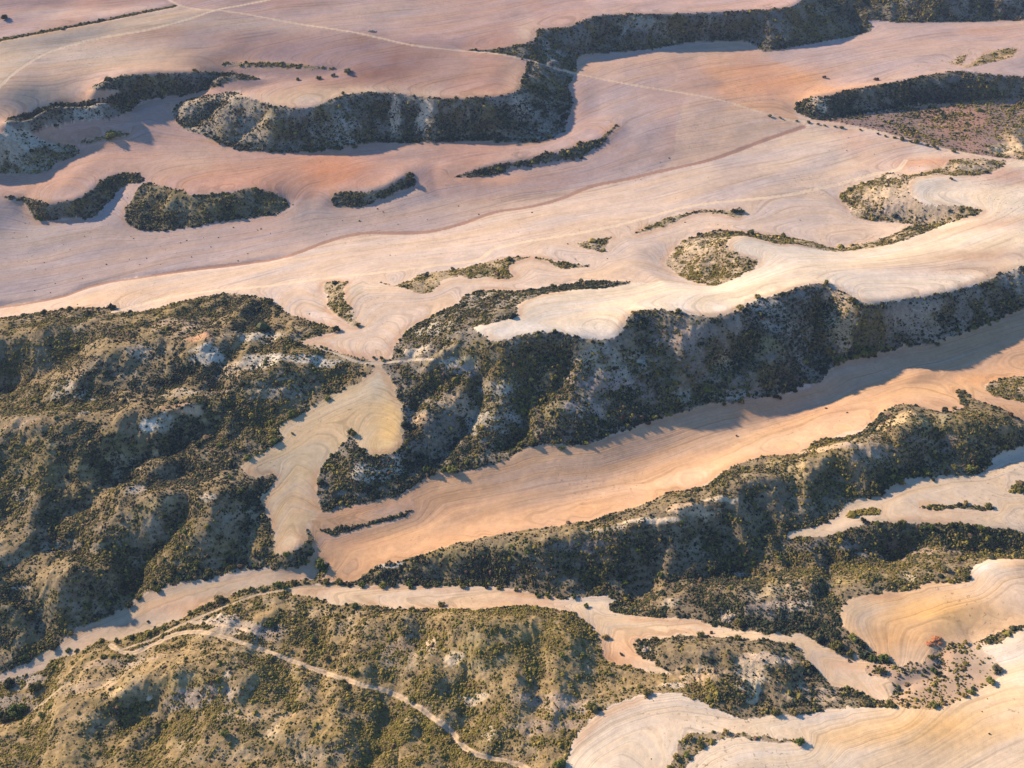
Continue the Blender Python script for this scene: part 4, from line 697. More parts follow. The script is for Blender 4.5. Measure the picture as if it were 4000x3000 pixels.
ap = node(t, "ShaderNodeAttribute", attribute_name="ploughed")
ad = node(t, "ShaderNodeAttribute", attribute_name="from_edge")
geo = t.nodes.new("ShaderNodeNewGeometry")
sep = t.nodes.new("ShaderNodeSeparateXYZ"); t.links.new(geo.outputs["Position"], sep.inputs[0])
# plough lines run along the field edges: fine across (from_edge), long along (x, y)
def streak(fd, fxy, seed, detail=2.0):
    cb = t.nodes.new("ShaderNodeCombineXYZ")
    t.links.new(math_(t, 'MULTIPLY', ad.outputs["Fac"], fd), cb.inputs[0])
    t.links.new(math_(t, 'MULTIPLY_ADD', sep.outputs[0], fxy, seed), cb.inputs[1])
    t.links.new(math_(t, 'MULTIPLY', sep.outputs[1], fxy), cb.inputs[2])
    n = node(t, "ShaderNodeTexNoise", Scale=1.0, Detail=detail, Roughness=0.6)
    t.links.new(cb.outputs[0], n.inputs["Vector"])
    return n.outputs["Fac"]
s1, s2, s3 = streak(0.62, 0.018, 0.0), streak(0.13, 0.012, 7.0), streak(1.5, 0.03, 3.0, 1.0)
fine = node(t, "ShaderNodeTexNoise", Scale=0.55, Detail=6.0, Roughness=0.7)
t.links.new(geo.outputs["Position"], fine.inputs["Vector"])
grit = node(t, "ShaderNodeTexNoise", Scale=0.16, Detail=5.0, Roughness=0.65)
t.links.new(geo.outputs["Position"], grit.inputs["Vector"])
def ramp(x, a, b_):
    n = t.nodes.new("ShaderNodeMapRange"); n.interpolation_type = 'SMOOTHSTEP'
    t.links.new(x, n.inputs[0]); n.inputs[1].default_value = a; n.inputs[2].default_value = b_
    return n.outputs[0]
# dark furrow lines, broad lighter and darker passes
furrow = ramp(s1, 0.47, 0.33)
passes = math_(t, 'MULTIPLY_ADD', s2, 0.26, 0.87)
line3 = math_(t, 'MULTIPLY_ADD', s3, 0.34, 0.83)
pl = math_(t, 'MULTIPLY', math_(t, 'MULTIPLY', passes, line3), math_(t, 'MULTIPLY_ADD', furrow, -0.20, 1.0))
pl = math_(t, 'MULTIPLY_ADD', math_(t, 'SUBTRACT', pl, 1.0), ap.outputs["Fac"], 1.0)
g1 = math_(t, 'MULTIPLY_ADD', math_(t, 'SUBTRACT', fine.outputs["Fac"], 0.5), math_(t, 'MULTIPLY_ADD', av.outputs["Fac"], 1.3, 0.45), 1.0)
g2 = math_(t, 'MULTIPLY_ADD', grit.outputs["Fac"], 0.40, 0.80)
val = math_(t, 'MULTIPLY', pl, math_(t, 'MULTIPLY', g1, g2))
# sparse dead tufts and clods
spread = node(t, "ShaderNodeTexNoise", Scale=0.022, Detail=3.0, Roughness=0.6)
t.links.new(geo.outputs["Position"], spread.inputs["Vector"])
clods = node(t, "ShaderNodeTexNoise", Scale=0.75, Detail=3.0, Roughness=0.6)
t.links.new(geo.outputs["Position"], clods.inputs["Vector"])
tuft = math_(t, 'MULTIPLY', ramp(clods.outputs["Fac"], 0.60, 0.68), math_(t, 'MULTIPLY_ADD', ramp(spread.outputs["Fac"], 0.48, 0.66), 0.7, 0.12))
c1 = mixc(t, math_(t, 'MULTIPLY', tuft, 0.75), ac.outputs["Color"], (.16, .11, .075))
cc = t.nodes.new("ShaderNodeCombineXYZ")
for i in range(3): t.links.new(val, cc.inputs[i])
c2 = mixc(t, 1.0, c1, cc.outputs[0], 'MULTIPLY')
# passes differ in tone too: damper beige and drier orange strips
c3 = mixc(t, math_(t, 'MULTIPLY', ramp(s2, 0.36, 0.66), math_(t, 'MULTIPLY', ap.outputs["Fac"], 0.8)), c2, mixc(t, 1.0, c2, (.90, .98, 1.16), 'MULTIPLY'))
t.links.new(c3, b.inputs["Base Color"])
bump = t.nodes.new("ShaderNodeBump"); bump.inputs["Strength"].default_value = 0.55; bump.inputs["Distance"].default_value = 0.5
hb = math_(t, 'ADD', math_(t, 'MULTIPLY', math_(t, 'ADD', s1, math_(t, 'MULTIPLY', s3, 0.5)), math_(t, 'MULTIPLY', ap.outputs["Fac"], 0.3)), math_(t, 'MULTIPLY', fine.outputs["Fac"], math_(t, 'MULTIPLY_ADD', av.outputs["Fac"], 1.0, 0.3)))
t.links.new(hb, bump.inputs["Height"])
t.links.new(bump.outputs[0], b.inputs["Normal"])

# ------------------------------------------------------------------ pieces of land
def set_props(o, label, cat, group=None, kind=None):
    o["label"] = label
    o["category"] = cat
    if group: o["group"] = group
    if kind: o["kind"] = kind
    return o
def raw_mesh(name, co, faces, m, smooth_=True):
    me = bpy.data.meshes.new(name)
    nf, k = faces.shape
    me.vertices.add(len(co)); me.vertices.foreach_set("co", np.ascontiguousarray(co, np.float32).ravel())
    me.loops.add(nf * k); me.loops.foreach_set("vertex_index", np.ascontiguousarray(faces, np.int32).ravel())
    me.polygons.add(nf); me.polygons.foreach_set("loop_start", np.arange(0, nf * k, k, dtype=np.int32))
    me.polygons.foreach_set("use_smooth", np.full(nf, smooth_, bool))
    me.update(calc_edges=True)
    me.materials.append(m)
    return me
def attr(me, name, typ, arr):
    a = me.attributes.new(name, typ, 'POINT')
    a.data.foreach_set('color' if typ == 'FLOAT_COLOR' else 'value', np.ascontiguousarray(arr, np.float32).ravel())
CO = np.stack([FX, FY, FZ], -1).reshape(-1, 3)
C4 = np.concatenate([CL, np.ones((NJ, NI, 1), np.float32)], -1).reshape(-1, 4)
idx = np.arange(NJ * NI).reshape(NJ, NI)
QUADS = np.stack([idx[:-1, :-1], idx[:-1, 1:], idx[1:, 1:], idx[1:, :-1]], -1).reshape(-1, 4)
QREG = REG[:-1, :-1].ravel()
VF, PF = VEG.ravel(), PLOUGH.ravel()
# tractor passes: straight runs over the open ground, turning along the margins
DF = (0.94 * FY - 0.34 * FX + 14 * fbm(FX / 150, FY / 110, 95, 2) + 1.5 * fbm(FX / 40, FY / 40, 96, 2) + 22 * np.exp(-dout / 9)).ravel()
CATS = {'field': 'field', 'hillside': 'hillside', 'rough_pasture': 'pasture', 'dirt_track': 'track'}
for k, (kind, label) in enumerate(PIECES):
    q = QUADS[QREG == k]
    if len(q) == 0: continue
    used, inv = np.unique(q, return_inverse=True)
    me = raw_mesh(kind, CO[used], inv.reshape(-1, 4), soil)
    attr(me, "soil_colour", 'FLOAT_COLOR', C4[used])
    attr(me, "wild", 'FLOAT', VF[used]); attr(me, "ploughed", 'FLOAT', PF[used]); attr(me, "from_edge", 'FLOAT', DF[used])
    o = bpy.data.objects.new(kind, me)
    COL.objects.link(o)
    set_props(o, label, CATS[kind], kind='structure')

def ground_z(x, y):
    """height of the finished sheet"""
    j = np.clip(np.searchsorted(V, y) - 1, 0, NJ - 2)
    s = np.maximum(0.4246 * V + 96, 70)
    def row(jj):
        u = x / s[jj]
        i = np.clip(np.searchsorted(U, u) - 1, 0, NI - 2)
        f = (u - U[i]) / (U[i + 1] - U[i])
        return FZ[jj, i] * (1 - f) + FZ[jj, i + 1] * f
    f = (y - V[j]) / (V[j + 1] - V[j])
    return row(j) * (1 - f) + row(j + 1) * f
# ------------------------------------------------------------------ foliage
leaf, t, b = mat("scrub_foliage", 0.9)
at = node(t, "ShaderNodeAttribute", attribute_name="leaf_colour")
gn = t.nodes.new("ShaderNodeNewGeometry")
nz = node(t, "ShaderNodeTexNoise", Scale=2.3, Detail=3.0)
t.links.new(gn.outputs["Position"], nz.inputs["Vector"])
k = math_(t, 'MULTIPLY_ADD', nz.outputs["Fac"], 1.1, 0.45)
cc = t.nodes.new("ShaderNodeCombineXYZ")
for i in range(3): t.links.new(k, cc.inputs[i])
t.links.new(mixc(t, 1.0, at.outputs["Color"], cc.outputs[0], 'MULTIPLY'), b.inputs["Base Color"])
bark, t2, b2 = mat("grey_bark", 0.9)
n2 = node(t2, "ShaderNodeTexNoise", Scale=6.0, Detail=3.0)
t2.links.new(mixc(t2, n2.outputs["Fac"], (.08, .06, .045), (.17, .13, .10)), b2.inputs["Base Color"])

def dome(seed, seg=6, rings=2):
    r = np.random.default_rng(seed)
    vs, fs = [], []
    for i in range(rings):
        e = math.pi / 2 * i / rings
        for j in range(seg):
            a = 2 * math.pi * (j + 0.5 * (i % 2)) / seg + r.uniform(-.25, .25)
            q = r.uniform(.62, 1.18)
            vs.append((math.cos(e) * math.cos(a) * q, math.cos(e) * math.sin(a) * q, math.sin(e) * r.uniform(.7, 1.15) * .85 + (0 if i else -.25)))
    vs.append((r.uniform(-.2, .2), r.uniform(-.2, .2), r.uniform(.75, 1.0)))
    top = len(vs) - 1
    for i in range(rings - 1):
        for j in range(seg):
            a, b_, c, d = i * seg + j, i * seg + (j + 1) % seg, (i + 1) * seg + (j + 1) % seg, (i + 1) * seg + j
            fs += [(a, b_, c), (a, c, d)]
    for j in range(seg):
        fs.append(((rings - 1) * seg + j, (rings - 1) * seg + (j + 1) % seg, top))
    return np.array(vs, np.float32), np.array(fs, np.int32)
DOMES = [dome(100 + i) for i in range(12)]
GREENS = np.array([(.140, .120, .032), (.048, .058, .030), (.022, .033, .025), (.250, .190, .055), (.105, .080, .050), (.105, .066, .050)], np.float32)

area = np.abs((FX[:-1, 1:] - FX[:-1, :-1])) * np.abs(FY[1:, :-1] - FY[:-1, :-1])
depth_c = FY[:-1, :-1] * math.cos(PITCH) + CAM_H * math.sin(PITCH)
lod = np.clip(depth_c / 380.0, 0.8, 2.0)              # far bushes: fewer and a little larger
expct = BUSH[:-1, :-1] * area / np.where(PLOUGHED0[:-1, :-1], 0.5, lod**1.3 / 13.5)
cnt = rng.poisson(np.minimum(expct, 5))
jj, ii = np.nonzero(cnt)
rep = cnt[jj, ii]
jj, ii = np.repeat(jj, rep), np.repeat(ii, rep)
fu, fv = rng.random(len(jj)), rng.random(len(jj))
bx = FX[jj, ii] + fu * (FX[jj, ii + 1] - FX[jj, ii])
by = FY[jj, ii] + fv * (FY[jj + 1, ii] - FY[jj, ii])
bz = (FZ[jj, ii] * (1 - fu) + FZ[jj, ii + 1] * fu) * (1 - fv) + (FZ[jj + 1, ii] * (1 - fu) + FZ[jj + 1, ii + 1] * fu) * fv
bd = din[jj, ii]
nr = len(bx)
size = np.exp(rng.normal(-1.3, 0.44, nr)) * lod[jj, ii]**0.5
size *= 1 + 0.5 * np.exp(-bd / 3.0) * (rng.random(nr) < .5)
big = rng.random(nr) < 0.03
size = np.where(big, size * 1.5, size)
moist = fbm(bx / 45, by / 40, 201, 3)
dry = fbm(bx / 60, by / 50, 202, 3)
pr = rng.random(nr)
breg = REG[jj, ii]
# what grows where: evergreen scrub with shade put into its dark bluish colour on the long slopes, dry golden grass and thyme on the foreground hills and thin banks
SHADED_SLOPES = ('blue-grey scrub band', 'gullied scrub slope', 'dark scrub bank', 'S-shaped', 'short comma', 'thin dark', 'dark blue', 'large gullied', 'large dark', 'scrub ridge', 'oval')
dark_share = np.array([0.68 if any(w in p[1] for w in SHADED_SLOPES) else 0.2 for p in PIECES])[breg] + .5 * moist - .2 * dry
ci = np.where(pr < dark_share * .55, 2, np.where(pr < dark_share * .9, 1, np.where(pr < .80, 0, np.where(pr < .80 + .14 * (1 - dark_share), 3, np.where(pr < .94, 4, 5)))))
ci = np.where((bd < 4) & (rng.random(nr) < .5 * dark_share), 2, ci)
bcol = GREENS[ci] * rng.uniform(.65, 1.35, (nr, 1)).astype(np.float32)
size = np.where(np.array([p[0] == 'field' for p in PIECES])[breg], size * .62, size)
tid = rng.integers(0, len(DOMES), nr)
ang = rng.uniform(0, 2 * math.pi, nr)
hgt = rng.uniform(.5, 1.05, nr)
print("bushes:", nr)
STUFF_LABEL = {'hillside': 'low scrub bushes covering: ', 'rough_pasture': 'scattered low bushes dotting: ', 'field': 'sparse weeds and tufts on: '}
for k in np.unique(breg):
    sel = np.nonzero(breg == k)[0]
    if PIECES[k][0] not in STUFF_LABEL: continue
    cos, fcs, cls, base = [], [], [], 0
    for ti in range(len(DOMES)):
        s = sel[tid[sel] == ti]
        if len(s) == 0: continue
        vs, fs = DOMES[ti]
        ca, sa = np.cos(ang[s])[:, None], np.sin(ang[s])[:, None]
        x, y, z = vs[None, :, 0], vs[None, :, 1], vs[None, :, 2]
        sz = size[s][:, None]
        P = np.stack([bx[s][:, None] + (x * ca - y * sa) * sz, by[s][:, None] + (x * sa + y * ca) * sz, bz[s][:, None] + z * sz * hgt[s][:, None]], -1)
        cos.append(P.reshape(-1, 3))
        fcs.append((fs[None] + base + (np.arange(len(s)) * len(vs))[:, None, None]).reshape(-1, 3))
        base += len(s) * len(vs)
        cv = np.repeat(bcol[s], len(vs), 0)
        cls.append(np.concatenate([cv, np.ones((len(cv), 1), np.float32)], 1))
    me = raw_mesh("scrub_cover", np.vstack(cos), np.vstack(fcs), leaf, False)
    attr(me, "leaf_colour", 'FLOAT_COLOR', np.vstack(cls))
    o = bpy.data.objects.new("scrub_cover", me)
    COL.objects.link(o)
    lab = STUFF_LABEL[PIECES[k][0]].replace(':', '') + 'the ' + PIECES[k][1]
    set_props(o, ' '.join(lab.split()[:16]), 'scrub', kind='stuff')
# ------------------------------------------------------------------ single shrubs
TINT = {'green': (.070, .095, .028), 'lime': (.150, .160, .045), 'olive': (.105, .100, .036), 'dark': (.034, .044, .024), 'straw': (.215, .165, .065), 'grey': (.120, .115, .070), 'brown': (.090, .055, .038)}
def leafy(seed, n=260):
    """a rounded shrub of many small leaf clumps round a few dense boughs, unit radius"""
    r = np.random.default_rng(seed)
    lob = [(r.uniform(-.5, .5), r.uniform(-.5, .5), r.uniform(.25, .75), r.uniform(.32, .55)) for _ in range(9)]
    vs, fs, sh = [], [], []
    for q, (x, y, z, rad) in enumerate(lob):
        dv, df = dome(seed * 31 + q, 7, 3)
        o = len(vs)
        vs += [(x + a * rad * .8, y + b_ * rad * .8, z + c * rad * .8) for a, b_, c in dv]
        sh += [r.uniform(.6, 1.0)] * len(dv)
        fs += [tuple(int(i) + o for i in f) for f in df]
    for k in range(n):
        x, y, z, rad = lob[int(r.integers(0, len(lob)))]
        d = r.normal(size=3); d /= np.linalg.norm(d); d[2] = abs(d[2]) * .9 - .15
        p = np.array([x, y, z]) + d * rad * r.uniform(.85, 1.25)
        p[2] = max(p[2], .02)
        e1 = r.normal(size=3); e1 /= np.linalg.norm(e1)
        e2 = np.cross(d, e1); e2 /= np.linalg.norm(e2) + 1e-6
        s = r.uniform(.07, .16)
        o = len(vs)
        vs += [tuple(p + e1 * s), tuple(p + e2 * s * .8), tuple(p - e1 * s)]
        fs.append((o, o + 1, o + 2))
        sh += [r.uniform(.8, 1.5)] * 3
    return np.array(vs, np.float32), np.array(fs, np.int32), np.array(sh, np.float32)
def stems(seed):
    r = np.random.default_rng(seed)
    vs, fs = [], []
    for k in range(5):
        a = 2 * math.pi * k / 5 + r.uniform(-.4, .4)
        p0, p1 = np.array([.06 * math.cos(a), .06 * math.sin(a), -.25]), np.array([.38 * math.cos(a), .38 * math.sin(a), r.uniform(.35, .6)])
        o = len(vs)
        for p, w in ((p0, .055), ((p0 + p1) / 2 + (0, 0, .05), .04), (p1, .02)):
            vs += [tuple(p + w * np.array([math.cos(b_), math.sin(b_), 0])) for b_ in (0, 1.57, 3.14, 4.71)]
        for ring in (0, 4):
            for i in range(4):
                A, B = o + ring + i, o + ring + (i + 1) % 4
                fs += [(A, B, B + 4), (A, B + 4, A + 4)]
    return np.array(vs, np.float32), np.array(fs, np.int32)
SHAPES = [leafy(11), leafy(12), leafy(13), leafy(14)]
STEM = [raw_mesh("stem", *stems(21 + i), bark, False) for i in range(2)]
FOL = {}
for cn, c in TINT.items():
    for si, (vs, fs, sh) in enumerate(SHAPES):
        me = raw_mesh("foliage", vs, fs, leaf, False)
        attr(me, "leaf_colour", 'FLOAT_COLOR', np.concatenate([np.clip(np.array(c)[None] * sh[:, None], 0, 1), np.ones((len(sh), 1))], 1))
        FOL[cn, si] = me
shrub_n = 0
def shrub(x, y, r, cn, label, group=None, tall=.85, parts=False):
    global shrub_n
    shrub_n += 1
    z = float(ground_z(np.array([x]), np.array([y]))[0]) - 0.06 * r
    me = FOL[cn, shrub_n % len(SHAPES)]
    root = bpy.data.objects.new("shrub", None if parts else me)
    COL.objects.link(root)
    root.location = (x, y, z)
    root.rotation_euler = (0, 0, random.uniform(0, 6.28))
    k = random.uniform(.9, 1.1)
    sc = (r * k, r / k, r * tall * random.uniform(.9, 1.1))
    set_props(root, label, 'shrub', group)
    if parts:
        f = bpy.data.objects.new("foliage", me); COL.objects.link(f); f.parent = root; f.scale = sc
        s = bpy.data.objects.new("stem", STEM[shrub_n % 2]); COL.objects.link(s); s.parent = root; s.scale = sc
    else:
        root.scale = sc
    return root
SHRUBS = """
B2 830 1500 1.7 green 1|round green shrub alone at the thin tip of the bushy tongue
B2 65 1600 1.4 straw 1|yellowish shrub in the lower left part of the bushy tongue at the bottom edge
B2 125 1580 1.3 lime 1|lime green shrub at the bottom of the bushy tongue, right beside a yellowish one
B2 215 1515 1.7 olive 1|wide olive shrub on the right rim of the bushy tongue at the bottom edge
B2 145 1470 1.4 straw 1|straw coloured shrub at the top bend of the bushy tongue in the cream field
B2 375 1440 1.1 straw 0|low golden shrub on the upper rim of the bushy tongue, near its thin tail
B2 1850 888 1.0 straw 1|small yellow shrub on the apricot field's lower edge, right of the red heap
B2 1640 980 1.5 olive 1|olive shrub on the red eroded bank just below the apricot field
B2 1655 1062 1.4 green 1|green shrub at the foot of the red eroded bank in the rough pasture
B2 2035 1055 2.0 grey 1|grey-green shrub, largest at the right rim of the lower rough pasture
B2 2005 1130 1.7 lime 1|yellow-green shrub just below the large grey-green one at the pasture rim
B2 1885 1195 1.4 lime 1|bright lime shrub on the lower rim of the rough pasture
B2 1840 1212 1.1 straw 0|pale yellow shrub touching the bright lime shrub on the pasture's lower rim
B2 1650 1270 1.5 lime 1|lime shrub on the lower tip of the rough pasture, bordering the cream field
B2 1385 1268 1.6 olive 1|spreading olive shrub where the narrow field strip ends against the cream field
B2 1325 1065 2.1 olive 1|broad olive shrub at the upper left corner of the rough pasture
B2 1340 988 1.9 green 1|bushy green shrub on the tip of the scrub point under the bowl-shaped field
B2 1210 900 1.5 dark 1|dark shrub in the bush belt along the left rim of the bowl-shaped field
B2 1150 862 1.9 lime 1|tall light green shrub at the lower left rim of the bowl-shaped field
B2 1135 955 1.7 olive 1|olive shrub in the bush belt just above the winding field strip
B2 930 862 1.9 grey 1|greyish shrub in the scrub above the winding field strip
B2 1060 905 1.9 olive 1|rounded olive shrub between the greyish shrub and the field rim
B2 865 1022 1.5 straw 1|straw-coloured shrub on the right shoulder of the scrubby island
B2 775 905 1.4 olive 1|upright olive shrub at the top right edge of the scrubby island
B2 440 862 1.5 olive 1|olive shrub on the upper edge of the scrubby island, middle of its back
B2 220 842 1.5 olive 1|olive shrub at the upper left edge of the scrubby island
B2 280 825 .8 brown 0|small dark brown bush alone on the pale strip above the scrubby island
B2 675 1325 1.7 olive 1|large olive shrub at the bottom of the scrubby island on the cream field rim
B2 790 1320 1.5 straw 1|straw shrub right of the large olive one at the island's lower rim
B2 1120 1168 1.0 lime 0|small lime shrub on the lower bank of the winding strip, near its end
B2 1180 1196 .9 olive 0|small olive shrub on the lower bank, nearest the end of the winding strip
B2 655 800 1.7 grey 1|grey shrub on the lower rim of the right scrub hillock
B2 450 765 1.9 olive 1|olive shrub right of the pale rocks on the scrub hillock
B2 1850 478 1.6 olive 1|olive shrub at the notch on the upper left of the apricot field
B2 1720 440 2.0 grey 1|large grey-olive shrub above the notch of the apricot field
B2 2140 800 1.3 grey 1|grey shrub at the right end of the bank below the apricot field
B1 490 688 1.6 olive 1|olive shrub on the lower edge of the pale strip, second from the left
B1 138 662 1.4 green 1|green shrub on the lower edge of the pale strip, left of the olive one
B1 800 692 1.1 straw 0|low straw shrub on the lower edge of the pale strip, above the olive hill
B1 1490 605 1.3 green 1|bright green shrub alone at the fork of the pale winding strip
B1 310 535 1.7 lime 1|lime shrub in the hedge at the left tip of the dark scrub ridge
B1 470 525 1.4 green 1|green shrub in the hedge below the left end of the dark scrub ridge
B1 40 515 1.6 olive 1|olive shrub at the left start of the hedge above the pale strip
B1 1990 865 1.4 olive 1|olive shrub with a pale shadowed side at the top left of the scrubby island
B1 1890 885 1.4 grey 1|grey shrub at the left end of the scrubby island between two field arms
B1 1930 1200 2.0 straw 1|golden shrub on the very top rim of the big cream field
B1 1595 1295 2.2 olive 1|big olive shrub on the left rim of the big cream field
B1 1400 1640 2.2 lime 1|large lime shrub at the bottom edge left of the cream field
B1 510 1620 1.5 straw 1|straw shrub at the bottom edge inside the bend of the two-rut track
B1 265 1550 1.6 olive 1|olive shrub on the hill at the bottom edge, left of the two-rut track
B1 1190 1180 1.4 grey 1|grey shrub on the slope right of the eroded white gully
B1 1780 958 .8 brown 0|small brown bush alone at the narrow orange end of the short field arm
B0 1975 405 2.6 green 1|big green shrub standing at the crossing of the valley fields
B0 1350 625 2.1 straw 1|straw-coloured shrub on the lower hedge of the narrow tan field
B0 2090 518 1.6 olive 1|olive shrub in the hedge right of the valley crossing
B0 2190 662 1.3 green 1|small green shrub at the upper edge of the olive hills by the pale strip
B0 225 1165 2.6 olive 1|wide olive thicket bush in the grey hollow at the lower left
B0 110 1330 3.6 green 1|largest dark green thicket bush by the dry wash in the lower left corner
B0 40 1345 2.6 dark 1|dark bush touching the largest thicket at the left edge
B0 260 1335 1.6 lime 1|lime bush right of the largest thicket across the dry wash
B0 60 1150 2.2 dark 1|dark bush above the grey hollow at the left edge
B0 1670 775 1.5 green 1|green bush on the open slope above the two-rut track bend
B0 1390 1450 1.6 lime 1|lime bush in the middle of the bare slope in the foreground
B0 720 1245 1.3 olive 0|olive bush on the crest of the golden foreground knoll
M0 697 322 2.3 dark 1|dark round bush alone on the crest between the pale valley and the left hillside
M0 432 332 1.8 olive 1|olive bush on the crest line left of the dark round bush
M0 275 358 2.0 dark 1|dark wide bush further left on the crest above the left hillside
M0 1665 290 2.1 olive 1|olive bush on the right shoulder of the left hillside by the pale valley
M0 1840 548 1.7 dark 1|dark bush at the tip of the tongue-shaped field
M0 1800 980 2.2 lime 1|lime bush on the left rim of the tan swirling field
M0 1690 1150 2.0 lime 1|bright lime bush near the notch at the left of the tan swirling field
M0 1805 1098 .9 grey 0|small grey stone-like bush alone on the tan swirling field
M1 122 1100 2.2 olive 1|tall olive bush at the pointed top of the small scrub wedge in the tan field
M1 20 460 2.1 dark 1|dark bush alone on pale soil beside the narrow scrub bank, casting a long shadow
M1 155 430 1.6 olive 1|olive bush at the lower end of the narrow scrub bank
M1 405 590 1.8 dark 1|dark bush at the lower left corner of the scrub beside the tongue-shaped field
M1 300 635 1.1 brown 0|brown bush on the saddle path, right one of two
M1 252 632 1.0 olive 0|olive bush on the saddle path, left one of two
M1 740 1325 2.5 lime 1|large lime bush at the foot of the central scrub slope above the orange valley
M1 460 1155 2.0 olive 1|olive bush right of the tan field's rounded end
M1 580 1320 2.0 green 1|green bush near the foot of the central slope, left of the large lime one
M1 1175 965 2.0 lime 1|light green bush in the blue-shaded gully of the central slope
M1 580 122 2.0 grey 1|grey bush sticking up from the wavy scrub bank
M1 740 85 1.7 grey 1|grey bush at the notch on top of the wavy scrub bank
M1 1088 24 2.0 olive 1|olive bush at the upper right tip of the wavy scrub bank
M1 1362 195 1.9 olive 1|olive bush on the thin scrub rib above the white ridge field
M1 1530 162 1.7 grey 1|grey bush where the thin scrub rib widens above the white ridge field
M1 1860 358 1.8 straw 1|straw bush on the upper rim of the dark bowl under the white field
M1 2130 342 1.7 olive 1|olive bush on the white field rim at the right of the dark bowl
M2 460 325 2.1 straw 1|golden bush on the lower rim of the white field, left one of two
M2 568 258 1.8 straw 1|golden bush on the lower rim of the white field, right one of two
M2 990 172 2.1 olive 1|olive bush at the topmost point of the scrub bay under the white field
M2 1145 275 2.0 olive 1|olive bush at the left corner of the white field's bulge
M2 1720 955 1.7 dark 1|dark bush alone on the right shoulder of the golden ridge by the orange valley
M2 1780 945 1.2 straw 0|straw bush right of the dark one on the golden ridge's shoulder
M2 1605 1340 2.0 lime 1|lime bush at the foot of the right ridge, above the greyish field
M2 1530 1340 1.9 olive 1|olive bush left of the lime one at the foot of the right ridge
M2 1880 1320 2.0 lime 1|yellow-green bush near the bend of the greyish field's upper edge
M2 1775 1310 1.8 olive 1|olive bush left of the yellow-green one by the greyish field's upper edge
M2 1400 1368 1.8 lime 1|light green bush at the narrowing of the greyish field
M2 1290 1425 1.9 olive 1|olive bush on the shaded slope left of the greyish field's bay
M2 1222 612 2.3 lime 1|brightest lime bush in the small row above the orange valley
M2 1255 590 1.9 green 1|green bush directly right of the brightest lime one
M2 1170 628 1.9 lime 1|lime bush left of the brightest one in the small row
M2 1092 648 2.0 lime 1|leftmost lime bush of the small row above the orange valley
M2 1325 572 1.8 lime 1|rightmost lime bush of the small row above the orange valley
M2 258 838 2.1 lime 1|lime bush in the dark hollow of the central slope, right part
M2 360 1442 .9 grey 0|pale grey bush on the golden end of the right ridge
M2 1462 1648 1.5 olive 1|olive bush on the dark bank above the stream gully
M2 2125 988 1.5 brown 1|brown bush on the narrow scrub spur by the orange side field
M2 2165 1440 2.4 olive 1|wide olive bush on the shrub islet at the right edge
M2 1850 1530 1.6 straw 1|straw bush in the thin dark streak in the greyish field
M2 1990 1545 1.6 olive 1|olive bush at the right end of the thin dark streak
M2 990 942 .6 brown 0|tiny dark clump alone in the middle of the orange valley field
M2 438 1112 .6 brown 0|tiny dark clump at the left of the shaded orange valley field
M2 1120 968 .5 brown 0|tiny dark clump on the lit side of the orange valley field
B0 915 758 .6 brown 0|tiny dark clump alone on the narrow tan field
B2 1130 998 .6 brown 0|tiny dark clump on the winding strip below the bush belt
T2 525 1440 2.2 olive 0|olive bush on the thin scrub ribbon behind the white field, left one
T2 727 1462 2.2 olive 0|olive bush on the thin scrub ribbon behind the white field, right one
T2 428 1310 2.3 dark 0|dark bush at the right end of the thin scrub hook
T2 470 1312 2.0 dark 0|dark bush at the very tip of the thin scrub hook
T2 1130 1175 2.0 olive 0|olive bush at the upper left rim of the curling tan scrub patch
T2 1460 862 2.2 dark 0|dark bush at the bend of the long light track near the right edge
T2 1545 880 2.2 olive 0|olive bush beside the long light track, right of the dark one
T2 1650 905 1.8 olive 0|small olive bush beside the long light track further right
T1 475 1120 3.0 dark 0|tall dark bush at the upper end of the comma-shaped scrub bank
T1 1030 1050 2.4 lime 0|pale lime bush on the thin dark bank in the pink valley
T1 90 445 2.6 grey 0|grey bush alone at the end of the pink path on the red mesa
T1 760 612 1.8 olive 0|small bush on the rim of the red mesa field, below its middle
T1 65 580 1.6 olive 0|small bush on the rim of the red mesa field, left of its middle
T0 30 118 3.6 dark 0|dark bush alone in the mauve field in the far left corner
T0 690 845 3.6 lime 0|bright green bush on the small tuft strip in the pink field
T0 1205 445 2.2 olive 0|bush on the skyline rim of the dark bank under the cream mesa, middle
T0 665 495 2.4 olive 0|bush on the rim of the dark bank under the cream mesa, left
T0 1838 495 2.0 olive 0|bush on the hedge line below the red mesa field, left one
T0 1970 487 2.2 olive 0|bush on the hedge line below the red mesa field, middle one
T0 2060 470 2.0 grey 0|bush on the hedge line below the red mesa field, right one
T0 2140 455 2.6 grey 0|larger bush at the right end of the hedge line below the red mesa
T0 245 1355 2.4 green 0|bushy green bush at the bottom corner of the S-shaped scrub bank
T2 1300 495 2.2 brown 0|brown bush on the lilac field above the dark blue ridge
T2 980 480 1.6 brown 0|small brown bush alone on the lilac field
T2 1760 1108 1.4 brown 0|small reddish bush alone on the upper right plateau field
"""
for row in SHRUBS.strip().splitlines():
    f, label = row.split('|')
    c, x, y, r, cn, pt = f.split()
    wx, wy = onto_land([src(c, float(x), float(y))[0]], [src(c, float(x), float(y))[1]], H1)
    shrub(float(wx[0]), float(wy[0]), float(r), cn, label, parts=pt == '1', tall=.95)
